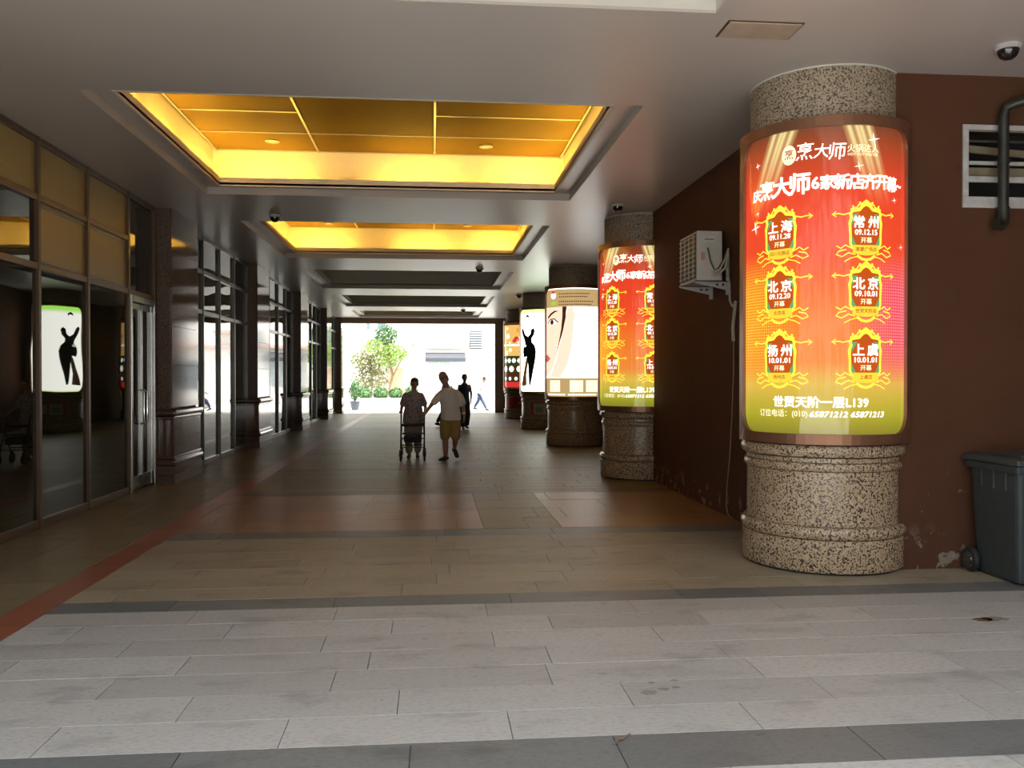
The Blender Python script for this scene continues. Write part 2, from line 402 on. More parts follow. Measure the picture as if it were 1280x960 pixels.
for i, (a, b) in enumerate(cy):
    lit = i in (1, 2)
    lx0, lx1, la, lb = CX0+.22, CX1-.25, a+.3, b-.17     # inner lip opening
    wx0, wx1, wa, wb = CX0-.02, CX1-.02, a+.02, b+.42    # cove walls above
    zs = CEIL+.10
    mb = MB()
    # vertical riser of the shallow step
    mb.box(CX0-.02, CX0, a, b, CEIL+.021, zs); mb.box(CX1, CX1+.02, a, b, CEIL+.021, zs)
    mb.box(CX0, CX1, a-.02, a, CEIL+.021, zs); mb.box(CX0, CX1, b, b+.02, CEIL+.021, zs)
    # step tread / light shelf
    mb.box(wx0-.05, lx0, wa-.05, wb+.05, zs, zs+.03); mb.box(lx1, wx1+.05, wa-.05, wb+.05, zs, zs+.03)
    mb.box(lx0, lx1, wa-.05, la, zs, zs+.03); mb.box(lx0, lx1, lb, wb+.05, zs, zs+.03)
    cof = mb.build('coffer', 'ceiling_paint' if i else 'white_paint', ceiling)
    zl = zs+.10
    MB().box(lx0-.025, lx0, la-.025, lb+.025, zs-.02, zl).box(lx1, lx1+.025, la-.025, lb+.025, zs-.02, zl)\
        .box(lx0, lx1, la-.025, la, zs-.02, zl).box(lx0, lx1, lb, lb+.025, zs-.02, zl).build('lip', 'cove_paint', cof)
    ZT = CEIL+.72
    MB().box(wx0-.04, wx0, wa, wb, zs+.03, ZT+.1).box(wx1, wx1+.04, wa, wb, zs+.03, ZT+.1)\
        .box(wx0-.04, wx1+.04, wa-.04, wa, zs+.03, ZT+.1).box(wx0-.04, wx1+.04, wb, wb+.04, zs+.03, ZT+.1).build('cove_wall', 'cove_paint', cof)
    B(wx0, wx1, wa, wb, ZT+.06, ZT+.1).build('coffer_lid', 'void_black', cof)
    px = [wx0+.06, wx0+1.52, wx0+3.22, wx1-.06]; rows = 5; ph = (wb-wa-.1)/rows
    for c_ in range(3):
        r = 0
        while r < rows:
            span = 2 if (c_ == 1 and r in (0, 2)) else 1
            MB().bbox(px[c_]+.02, px[c_+1]-.02, wa+.05+r*ph+.015, wa+.05+(r+span)*ph-.015, ZT+.01, ZT+.04, .006).build('ceiling_panel', 'gold_panel', cof)
            r += span
    tm = MB()
    for x in px: tm.box(x-.014, x+.014, wa, wb, ZT, ZT+.012)
    for r in range(rows+1):
        for c_ in range(3):
            if c_ == 1 and r in (1, 3): continue
            tm.box(px[c_], px[c_+1], wa+.05+r*ph-.012, wa+.05+r*ph+.012, ZT+.001, ZT+.011)
    tm.build('grid_trim', 'trim_metal', cof)
    if lit:
        zt = zs+.075; which = 'first' if i == 1 else 'second'
        def tube_lamp(p0, p1, where):
            r = thing('fluorescent_tube', ((p0[0]+p1[0])/2, (p0[1]+p1[1])/2, zt-.04), 'warm yellow cove tube hidden on the %s shelf of the %s lit coffer' % (where, which), 'light', 'cove tubes')
            P0 = Vector((*p0, zt)); P1 = Vector((*p1, zt)); d = (P1-P0).normalized()
            MB().tube([P0+d*.03, P1-d*.03], .016, 8).build('tube', 'tube_lit', r)
            MB().tube([P0-d*.01, P0+d*.03], .019, 8).build('end_cap', 'white_paint', r)
            MB().tube([P1-d*.03, P1+d*.01], .019, 8).build('end_cap', 'white_paint', r)
            MB().box(min(p0[0], p1[0])-.015, max(p0[0], p1[0])+.015, min(p0[1], p1[1])-.015, max(p0[1], p1[1])+.015, zs+.03, zs+.052).build('batten', 'white_paint', r)
        yb = lb+.2
        tube_lamp((wx0+.25, yb), (wx0+1.45, yb), 'far left'); tube_lamp((wx0+2.35, yb), (wx0+3.55, yb), 'far middle')
        tube_lamp((wx1-1.15, yb), (wx1-.2, yb), 'far right')
        xl = (wx0+lx0-.025)/2; xr = (wx1+lx1+.025)/2
        for k, wn in ((0, 'near'), (1, 'middle'), (2, 'rear')):
            ya = wa+.3+k*1.5
            tube_lamp((xl, ya), (xl, ya+1.3), 'left '+wn); tube_lamp((xr, ya), (xr, ya+1.3), 'right '+wn)
        for xx, wn in ((wx0+.95, 'left'), (wx0+3.95, 'right')):
            yy = wb-.05-ph*.55
            d = thing('downlight', (xx, yy, ZT), 'small round recessed downlight in the %s gold panel of the %s lit coffer' % (wn, which), 'light', 'coffer downlights')
            MB().lathe(xx, yy, [(.095, ZT+.011), (.10, ZT-.004), (.075, ZT-.012), (.07, ZT+.005)], 24).build('rim', 'trim_metal', d)
            MB().lathe(xx, yy, [(.072, ZT+.004), (.04, ZT+.0), (.0001, ZT-.001)], 24).build('lens', 'cove_paint', d)
# lintel at the far mouth
B(-4.3, 4.6, YEND-.12, YEND+.25, 3.98, CEIL).build('trim_1', 'bronze', None)
struct(bpy.data.objects['trim_1'], 'dark lintel across the far mouth of the passage', 'lintel')

# ================================================================== RIGHT WALLS
o = MB().box(XR, XR+.25, YRET+.3, COLY[1]-.35, 0, CEIL).build('wall_right', 'maroon_paint'); struct(o, 'maroon painted wall behind the air conditioner', 'wall')
wr = MB()
VX0, VX1, VZ0, VZ1 = 4.53, 5.65, 3.10, 3.80
wr.box(XR, VX0, YRET, YRET+.3, 0, CEIL); wr.box(VX1, 9.5, YRET, YRET+.3, 0, CEIL)
wr.box(VX0, VX1, YRET, YRET+.3, 0, VZ0); wr.box(VX0, VX1, YRET, YRET+.3, VZ1, CEIL)
struct(wr.build('wall_front', 'maroon_paint'), 'maroon wall with peeling paint facing the entrance', 'wall')
o = B(5.9, 6.15, -9, YRET, 0, CEIL-.01).build('wall_sky_blocker', 'maroon_paint'); struct(o, 'unseen maroon side wall at right, lengthened to block sky light', 'wall')  # out of view, drawn forward past the roof to shade the right floor
o = B(4.4, 4.65, COLY[1]-.35, YEND, 0, CEIL).build('wall_back', 'maroon_paint'); struct(o, 'dark maroon wall behind the far columns', 'wall')
B(XR+.25, 4.65, COLY[1]-.45, COLY[1]-.35, 0, CEIL).build('wall_return', 'maroon_paint'); struct(bpy.data.objects['wall_return'], 'short return of the maroon wall behind the second column', 'wall')
w = sroot('wall_end', (3.6, YEND, 0), 'stone faced pier at the right of the far mouth', 'wall')
B(2.80, 4.65, YEND-.1, YEND+.25, 0, CEIL).build('pier_core', 'joint', w)
for k in range(5):
    B(2.77, 3.6, YEND-.135, YEND-.1, .02+k*.825, .82+k*.825).build('stone_panel', 'granite_brown', w)
# ================================================================== LEFT SHOPFRONT
WZ = [.10, 2.83, 3.57, CEIL-.02]
def pane(parent, y0, y1, z0, z1, mat, tilt=0., thick=.012, x=XL):
    o = MB().box(x-thick, x, y0, y1, z0, z1, Matrix.Rotation(tilt, 3, 'Z') if tilt else None).build('pane', mat, parent); return o
def bar(parent, name, y0, y1, z0, z1, mat, d=.05, back=.03):
    return MB().bbox(XL-back, XL+d, y0, y1, z0, z1, .006).build(name, mat, parent)
def bay(n, ys, label, mm, mats, fw=.055):
    w = sroot('window_%d' % n, (XL, (ys[0]+ys[-1])/2, 0), label, 'window')
    for y in ys: bar(w, 'mullion', y-fw/2, y+fw/2, .0, CEIL, mm, .05)
    for a, b in zip(ys, ys[1:]):
        k = ys.index(a); cm = mats[min(k, len(mats)-1)]
        for zt_, h in ((0.0, .10), (WZ[1]-.035, .07), (WZ[2]-.035, .07), (CEIL-.07, .07)):
            if cm == 'door' and zt_ in (0.0, WZ[2]-.035): continue
            bar(w, 'transom', a+fw/2, b-fw/2, zt_, zt_+h, mm, .04)
        if cm == 'door':
            pane(w, a+.02, b-.02, WZ[1]+.03, CEIL-.06, 'glass_dark'); continue
        for r in range(3):
            g = cm[r]
            pane(w, a+.02, b-.02, WZ[r]-.02, WZ[r+1], g, R_(TILT.get((n, k, r), 0)), x=XL+(.008 if g == 'frosted' else 0))
            if g == 'frosted' and r == 1:
                bar(w, 'blind_rail', a+.03, b-.03, WZ[1]+.05, WZ[1]+.075, 'mullion_grey', .025)
                bar(w, 'blind_rail', a+.03, b-.03, WZ[2]-.085, WZ[2]-.06, 'mullion_grey', .025)
    return w
TILT = {(1, 1, 0): -1.1, (1, 2, 0): -1.2, (1, 3, 0): -1.3}   # panes sit a little out of true
F = 'frosted'; D = 'glass_dark'; G = 'glass_green'
w1 = bay(1, [7.1, 8.3, 9.64, 10.96, 12.37, 13.5], 'nearest shopfront bay of dark glass with frosted olive upper panels', 'mullion_brown',
    [(D, F, F), (D, D, F), (G, F, F), (G, F, F), 'door'])
bay(6, [1.95, 3.0, 4.1, 5.2, 6.2], 'shopfront bay beside the entrance outside the frame at left', 'mullion_brown', [(D, F, F)])
def gb(n, p, lab):
    y0, y1 = p; q = (y1-y0)/4
    bay(n, [y0+q*k for k in range(5)], lab, 'mullion_grey', [('glass_mirror', 'glass_mirror_flat', 'glass_wavy'), ('glass_mirror_flat', 'glass_mirror', D)], .05)
PY = [(6.2, 7.1), (13.55, 15.0), (20.0, 21.4), (26.45, 27.85), (32.9, 34.3), (37.9, 38.6)]
for k in range(1, 5): gb(k+1, (PY[k][1], PY[k+1][0]), ['', 'second', 'third', 'fourth', 'farthest'][k]+' shopfront bay of mirror-like glass between stone pilasters')
B(XL-.5, XL-.2, YROOF, YEND, 0, CEIL).build('wall_left', 'void_black'); struct(bpy.data.objects['wall_left'], 'dark shop interior wall behind the glass', 'wall')
# glass door with steel frame
dr = sroot('door_1', (XL, 12.9, 0), 'glass shop door in a steel frame beside the first pilaster', 'door')
bar(dr, 'door_frame', 12.40, 12.47, 0, 2.79, 'steel', .06); bar(dr, 'door_frame', 13.41, 13.47, 0, 2.79, 'steel', .06); bar(dr, 'door_frame', 12.47, 13.41, 2.70, 2.79, 'steel', .06)
def leaf(y0, y1):
    L = B(XL-.01, XL+.0, y0, y1, .04, 2.68).build('door_leaf', 'glass_dark', dr)
    for (a, b, c_, d_) in ((y0, y0+.035, .03, 2.69), (y1-.035, y1, .03, 2.69), (y0, y1, 2.6, 2.69), (y0, y1, .03, .22)):
        MB().bbox(XL-.015, XL+.025, a, b, c_, d_, .005).build('stile', 'steel', L)
    return L
L1 = leaf(12.48, 12.93); L2 = leaf(12.95, 13.40)
for (L, y_) in ((L1, 12.87), (L2, 13.01)):
    MB().tube([(XL+.02, y_, .95), (XL+.075, y_, .98), (XL+.075, y_, 1.42), (XL+.02, y_, 1.45)], .014, 10).build('handle', 'chrome', L)
# stone pilasters
ords = ['out of frame beside the entrance', 'beside the glass door', 'second along the shopfront', 'third along the shopfront', 'fourth along the shopfront', 'at the far left corner of the mouth']
for k, (y0, y1) in enumerate(PY):
    x1 = XL+.27; x0 = XL-.15
    pl = thing('stone_pilaster', (XL, (y0+y1)/2, 0), 'polished brown granite pilaster with moulded base, '+ords[k], 'pilaster', 'pilasters between the shop windows')
    B(x0, x1-.03, y0+.03, y1-.03, 0, CEIL-.002).build('core', 'joint', pl)
    zz = [1.16, 1.82, 2.42, 3.0, 3.58, CEIL-.002]
    for a, b in zip(zz, zz[1:]):
        B(x1-.03, x1, y0, y1, a+.003, b-.003).build('face_panel', 'granite_brown', pl)
        B(x0, x1-.032, y0, y0+.03, a+.003, b-.003).build('front_panel', 'granite_pil_rough', pl)
        B(x0, x1-.032, y1-.03, y1, a+.003, b-.003).build('rear_panel', 'granite_brown', pl)
    B(x0, x1+.03, y0-.03, y1+.03, .42, .98).build('base_block', 'granite_brown', pl)
    B(x0, x1+.05, y0-.05, y1+.05, .0, .13).build('plinth_slab', 'granite_pil_rough', pl)
    B(x0, x1+.045, y0-.045, y1+.045, .135, .27).build('plinth_slab', 'granite_brown', pl)
    MB().bbox(x0, x1+.075, y0-.075, y1+.075, .275, .37, .04).build('moulding', 'granite_brown', pl)
    MB().bbox(x0, x1+.045, y0-.045, y1+.045, .37, .42, .015).build('moulding', 'granite_brown', pl)
    MB().bbox(x0, x1+.045, y0-.045, y1+.045, .98, 1.03, .015).build('moulding', 'granite_brown', pl)
    MB().bbox(x0, x1+.08, y0-.08, y1+.08, 1.035, 1.13, .042).build('moulding', 'granite_brown', pl)

# ================================================================== GRANITE COLUMNS
cl = ['nearest speckled granite column at the right beside the wheeled bin', 'second granite column along the right, half hidden by the maroon wall', 'third granite column, carrying the face poster',
      'fourth granite column, carrying the black dress poster', 'farthest granite column, carrying the food poster']
def torus(r, z, h, k=.045): return [(r, z), (r+k*.7, z+h*.08), (r+k, z+h*.35), (r+k, z+h*.65), (r+k*.7, z+h*.92), (r, z+h)]
for i, y in enumerate(COLY):
    COLX = COLXS[i]
    c = thing('granite_column', (COLX, y, 0), cl[i], 'column', 'granite columns along the right')
    G1 = 'granite_column'
    MB().lathe(COLX, y, [(.655, -.0), (.655, .022)], 48).build('shadow_joint', 'black_rubber', c)
    MB().lathe(COLX, y, [(.60, .022), (.682, .022), (.687, .03), (.687, .28), (.68, .288), (.60, .288)], 64).build('plinth', G1, c)
    MB().lathe(COLX, y, torus(.64, .288, .11, .062), 64).build('torus_moulding', G1, c)
    for k in range(4):
        a = R_(20+90*k); g = .0015
        MB().lathe(COLX, y, [(.60, .40), (.648, .40), (.648, .85), (.60, .85)], 18, a+g, a+math.pi/2-g, closed=True).build('drum_panel', G1, c)
    MB().lathe(COLX, y, torus(.64, .852, .075, .035), 64).build('collar_moulding', G1, c)
    MB().lathe(COLX, y, [(.64, .927), (.655, .93), (.655, .965), (.64, .968)], 64).build('collar_fillet', G1, c)
    MB().lathe(COLX, y, torus(.64, .97, .11, .062), 64).build('collar_moulding', G1, c)
    for k in range(4):
        a = R_(-68+90*k); g = .0025
        MB().lathe(COLX, y, [(.58, 1.08), (.625, 1.08), (.625, CEIL-.012), (.58, CEIL-.012)], 18, a+g, a+math.pi/2-g, closed=True).build('shaft_panel', 'granite_rough', c)
    MB().lathe(COLX, y, [(.625, CEIL-.011), (.63, CEIL-.008), (.63, CEIL), (.6, CEIL)], 64).build('top_bead', 'white_paint', c)
# ================================================================== LIGHT BOXES
RP = .705                     # radius of the printed face
def bend_mesh(name, verts, faces, cx, cy_, th0, R, cut=.07, u=None):
    """flat print (u to the right, v up) rolled onto the curved face"""
    bm = bmesh.new(); bv = [bm.verts.new((a, b, 0)) for a, b in verts]
    for f in faces:
        try: bm.faces.new([bv[k] for k in f])
        except ValueError: pass
    bmesh.ops.triangulate(bm, faces=bm.faces[:])
    if verts:
        lo = min(a for a, b in verts); hi = max(a for a, b in verts); k = math.ceil(lo/cut)
        while k*cut < hi:
            bmesh.ops.bisect_plane(bm, geom=bm.verts[:]+bm.edges[:]+bm.faces[:], plane_co=(k*cut, 0, 0), plane_no=(1, 0, 0)); k += 1
    for f in bm.faces:
        if f.normal.z < 0: f.normal_flip()
    for v in bm.verts:
        th = th0+v.co.x/RP; v.co = (cx+R*math.sin(th), cy_-R*math.cos(th), v.co.y)
    me = bpy.data.meshes.new(name); bm.to_mesh(me); bm.free(); return me
_tx = {}
def text2d(s, size, bold=0., shear=0., w=1.0):
    key = (s, shear)
    if key not in _tx:
        cu = bpy.data.curves.new('lettering', 'FONT'); cu.body = s; cu.size = 1; cu.align_x = 'CENTER'; cu.align_y = 'CENTER'
        cu.shear = shear; cu.resolution_u = 2
        ob = bpy.data.objects.new('lettering', cu); COL.objects.link(ob)
        me = bpy.data.meshes.new_from_object(ob.evaluated_get(bpy.context.evaluated_depsgraph_get()))
        vs = [(v.co.x, v.co.y) for v in me.vertices]; fs = [list(p.vertices) for p in me.polygons]
        xs = [a for a, b in vs]; ys = [b for a, b in vs]
        mx, my = (min(xs)+max(xs))/2, (min(ys)+max(ys))/2
        _tx[key] = ([(a-mx, b-my) for a, b in vs], fs, max(xs)-min(xs))
        bpy.data.objects.remove(ob); bpy.data.curves.remove(cu); bpy.data.meshes.remove(me)
    vs, fs, wd = _tx[key]
    V0 = [(a*size*w, b*size) for a, b in vs]
    if not bold: return V0, fs, wd*size*w
    V_ = []; F_ = []; n = len(V0); q = bold*size                # heavy lettering: the strokes thickened all round
    for k, (dx, dy) in enumerate(((1, .4), (-1, .4), (.4, -1), (-.4, 1), (.7, -.7), (-.7, -.7))):
        V_ += [(a+dx*q, b+dy*q) for a, b in V0]; F_ += [[j+k*n for j in f] for f in fs]
    return V_, F_, wd*size*w+2*q
class Poster:
    def __init__(s, cx, cy_, th0, root):
        s.cx, s.cy, s.th0, s.root = cx, cy_, th0, root; s.par = root
    def R(s, layer): return RP+.0012+.0016*layer
    def add(s, name, verts, faces, mat, layer=1):
        me = bend_mesh(name, verts, faces, s.cx, s.cy, s.th0, s.R(layer)); return link(name, me, mat, s.par)
    def text(s, st, u, v, size, mat, layer=3, bold=0., shear=0., w=1.0, width=None, name='lettering'):
        vs, fs, wd = text2d(st, size, bold, shear, w)
        k = width/wd if width else 1.0
        return s.add(name, [(u+a*k, v+b) for a, b in vs], fs, mat, layer)
    def poly(s, name, pts, mat, layer=1): return s.add(name, pts, [list(range(len(pts)))], mat, layer)
    def rect(s, name, u0, u1, v0, v1, mat, layer=1): return s.poly(name, [(u0, v0), (u1, v0), (u1, v1), (u0, v1)], mat, layer)
def stroke(pts, w, closed=False):
    """ribbon along a flat path"""
    n = len(pts); vs = []; fs = []
    for i, p in enumerate(pts):
        a = pts[(i-1) % n] if closed or i else pts[0]; b = pts[(i+1) % n] if closed or i < n-1 else pts[-1]
        dx, dy = b[0]-a[0], b[1]-a[1]; L = math.hypot(dx, dy) or 1; ww = w[i] if isinstance(w, list) else w
        nx, ny = -dy/L*ww/2, dx/L*ww/2
        vs += [(p[0]+nx, p[1]+ny), (p[0]-nx, p[1]-ny)]
    for i in range(n if closed else n-1):
        j = (i+1) % n; fs.append((2*i, 2*i+1, 2*j+1, 2*j))
    return vs, fs
def merge(lst):
    V = []; Fc = []
    for vs, fs in lst:
        o = len(V); V += vs; Fc += [[k+o for k in f] for f in fs]
    return V, Fc
def disc(u, v, r, n=14, ry=None): return [(u+r*math.cos(2*math.pi*k/n), v+(ry or r)*math.sin(2*math.pi*k/n)) for k in range(n)]

glow('print_white', (1, .97, .86), 1.6); glow('print_cream', (1, .86, .55), 1.1); glow('print_gold', (1.0, .78, .06), 1.15)
glow('print_gold_dark', (.75, .42, .02), .9); glow('print_shield', (.62, .10, .012), .75); glow('print_green', (.16, .42, .16), .8)
glow('print_ribbon', (.95, .62, .05), 1.0); glow('print_redtext', (.5, .06, .01), .6)
glow('print_black', (.006, .008, .006), .3); glow('print_skin', (.95, .62, .46), 1.25); glow('print_skin_shade', (.72, .36, .2), .95)
glow('print_palm', (.98, .74, .56), 1.05); glow('print_hair', (.10, .03, .015), .5); glow('print_beige', (.62, .42, .18), .8)
glow('print_beige_light', (.95, .85, .6), 1.2); glow('print_lips', (.75, .15, .12), .9); glow('print_brown', (.16, .07, .025), .5)
glow('print_lime', (.35, .62, .05), 1.0); glow('print_red', (.7, .04, .03), .9); glow('print_orange', (.85, .32, .05), 1.0)
glow('print_food', (.75, .45, .12), 1.1); glow('print_darkgreen', (.05, .10, .03), .5); glow('print_eyewhite', (.9, .85, .8), 1.1)
# printed ground of the red restaurant poster (flat print on the backlit sheet)
t = NT('poster_red'); uv = t.sep(t.coord('UV')); U, V = uv[0], uv[1]
c = t.ramp(V, [(0, (.16, .17, .015)), (.07, (.34, .33, .02)), (.17, (.62, .42, .06)), (.24, (.72, .22, .035)), (.42, (.75, .16, .02)), (.6, (.72, .055, .016)), (.8, (.66, .04, .014)), (.93, (.30, .042, .012)), (1, (.10, .03, .012))])
# two stage-light beams printed at the top
for (u0, k, wd) in ((.30, -.62, .085), (.66, .50, .085)):
    ctr = t.math('ADD', t.math('MULTIPLY', t.math('SUBTRACT', 1.0, V), k), u0)
    d_ = t.math('ABSOLUTE', t.math('SUBTRACT', U, ctr))
    m_ = t.math('MULTIPLY', t.math('SUBTRACT', 1.0, t.smooth(d_, wd*.75, wd)), t.smooth(V, .72, .97))
    st = t.math('ADD', .55, t.math('MULTIPLY', t.math('SINE', t.math('MULTIPLY', d_, 160.0)), .3))
    c = t.mix(t.math('MULTIPLY', m_, st), c, (.85, .72, .30))
# halftone dots, gold at the left and pink at the right
du = t.math('SUBTRACT', t.math('FRACT', t.math('MULTIPLY', U, 64.0)), .5); dv = t.math('SUBTRACT', t.math('FRACT', t.math('MULTIPLY', V, 104.0)), .5)
rr = t.math('ADD', t.math('MULTIPLY', du, du), t.math('MULTIPLY', dv, dv))
dot = t.math('SUBTRACT', 1.0, t.smooth(rr, .06, .13))
band = t.math('MULTIPLY', t.smooth(V, .12, .32), t.math('SUBTRACT', 1.0, t.smooth(V, .45, .62)))
side = t.smooth(t.math('ABSOLUTE', t.math('SUBTRACT', U, .5)), .06, .42)
pc = t.mix(t.smooth(U, .35, .75), (.95, .62, .05), (.95, .25, .32))
wash = t.mix(t.smooth(U, .4, .8), (.80, .26, .01), (.72, .03, .11))
c = t.mix(t.math('MULTIPLY', t.math('MULTIPLY', band, side), .75), c, wash)
c = t.mix(t.math('MULTIPLY', t.math('MULTIPLY', dot, band), t.math('MULTIPLY', side, .95)), c, pc)
t.set(col=(.12, .04, .02), emit=c, estr=1.08, rough=.08, spec=.6)
t.bump(t.noise(t.vscale(t.pos(), (1, 1, .12)), 9, 2), .5, .02); M['poster_red'] = t.m
t = NT('poster_white'); uv = t.sep(t.coord('UV'))
c = t.mix(t.smooth(uv[1], .90, .97), (1, 1, .90), (.40, .85, .10)); c = t.mix(t.math('SUBTRACT', 1.0, t.smooth(uv[1], .005, .03)), c, (.6, .8, .1))
t.set(col=(.3, .3, .3), emit=c, estr=4.0, rough=.08); M['poster_white'] = t.m
t = NT('poster_pale'); uv = t.sep(t.coord('UV'))
t.set(col=(.3, .3, .3), emit=t.mix(t.smooth(uv[0], .3, .6), (1, .86, .74), (1, .97, .92)), estr=3.0, rough=.08); M['poster_pale'] = t.m
glow('poster_dark', (.10, .045, .015), .6)

PZ0, PZ1, PH = 1.17, 3.69, .80        # bottom, top, half width of the printed sheet
def light_box(i, th, sheet, label):
    COLX = COLXS[i]; y = COLY[i]; th0 = R_(th)
    root = thing('light_box', (COLX, y, 1.08), label, 'light box', 'curved light boxes on the columns')
    FZ0, FZ1, FH = 1.085, 3.775, .90
    a = FH/RP
    MB().lathe(COLX, y, [(.632, FZ0+.03), (RP-.012, FZ0+.03), (RP-.012, FZ1-.03), (.632, FZ1-.03)], 40, th0-a+.02, th0+a-.02, closed=True).build('housing', 'bronze', root)
    # printed sheet with uv
    nseg = 40; mb = MB()
    for k in range(nseg+1):
        q = th0+(-PH-.02+(2*PH+.04)*k/nseg)/RP
        for z in (PZ0-.02, PZ1+.02): mb.v.append((COLX+RP*math.sin(q), y-RP*math.cos(q), z))
    for k in range(nseg): mb.f.append((2*k, 2*k+2, 2*k+3, 2*k+1)); mb.sm.append(True)
    me = mb.mesh('poster'); ul = me.uv_layers.new(name='UVMap')
    for lp in me.loops:
        k = lp.vertex_index//2; ul.data[lp.index].uv = (k/nseg, lp.vertex_index % 2)
    # face outwards
    if me.polygons[0].normal.dot(Vector((math.sin(th0-PH/RP), -math.cos(th0-PH/RP), 0))) < 0: me.flip_normals()
    sheet_o = link('poster', me, sheet, root)
    # bronze frame with rounded inner corners, raised off the sheet
    rc = .17; inner = []
    def arc(cx_, cv, a0):
        for k in range(9): inner.append((cx_+rc*math.cos(R_(a0+90*k/8)), cv+rc*math.sin(R_(a0+90*k/8))))
    def seg(p, q):
        n = max(1, int(math.dist(p, q)/.07))
        for k in range(1, n): inner.append((p[0]+(q[0]-p[0])*k/n, p[1]+(q[1]-p[1])*k/n))
    w, zb, zt_ = PH, PZ0, PZ1
    arc(w-rc, zt_-rc, 0); seg((w-rc, zt_), (-w+rc, zt_)); arc(-w+rc, zt_-rc, 90); seg((-w, zt_-rc), (-w, zb+rc)); arc(-w+rc, zb+rc, 180)
    seg((-w+rc, zb), (w-rc, zb)); arc(w-rc, zb+rc, 270); seg((w, zb+rc), (w, zt_-rc))
    zc = (FZ0+FZ1)/2; hh = (FZ1-FZ0)/2; outer = []
    for (u, v) in inner:
        if abs(u) >= w-rc and abs(v-(zb+zt_)/2) >= (zt_-zb)/2-rc:
            # corner: ride round the square corner
            su, sv = math.copysign(1, u), math.copysign(1, v-zc)
            fu = (abs(u)-(w-rc))/rc; fv = (abs(v-(zb+zt_)/2)-((zt_-zb)/2-rc))/rc
            if fu >= fv: outer.append((su*FH, zc+sv*((zt_-zb)/2-rc+(hh-(zt_-zb)/2+rc)*min(1, fv/max(fu, 1e-6)))))
            else: outer.append((su*(w-rc+(FH-w+rc)*min(1, fu/max(fv, 1e-6))), zc+sv*hh))
        elif abs(u) > w-1e-4: outer.append((math.copysign(FH, u), v))
        else: outer.append((u, zc+math.copysign(hh, v-zc)))
    n = len(inner); mb = MB(); rings = [(inner, RP+.004), (inner, RP+.03), (outer, RP+.03), (outer, RP-.02)]
    for lp, rad in rings:
        for (u, v) in lp:
            q = th0+u/RP; mb.v.append((COLX+rad*math.sin(q), y-rad*math.cos(q), v))
    for r in range(3):
        for k in range(n): mb.f.append((r*n+k, r*n+(k+1) % n, (r+1)*n+(k+1) % n, (r+1)*n+k)); mb.sm.append(False)
    mb.build('frame', 'bronze_frame', root)
    for s_ in (-1, 1):
        q = th0+s_*(FH+.012)/RP; rad = RP+.005; q2 = th0+s_*(FH+.03)/RP
        MB().tube([(COLX+rad*math.sin(q), y-rad*math.cos(q), FZ0-.005), (COLX+rad*math.sin(q), y-rad*math.cos(q), FZ1+.005)], .02, 10).build('side_rail', 'steel' if s_ < 0 else 'bronze', root)
    P = Poster(COLX, y, th0, root); P.par = sheet_o
    return P
SHIELD = [(-.5, .62), (-.44, .74), (-.22, .78), (-.12, .92), (0, .98), (.12, .92), (.22, .78), (.44, .74), (.5, .62), (.47, .5), (.52, .3), (.50, -.1), (.5, -.45), (.42, -.62), (.2, -.74), (0, -.8), (-.2, -.74), (-.42, -.62), (-.5, -.45), (-.50, -.1), (-.52, .3), (-.47, .5)]
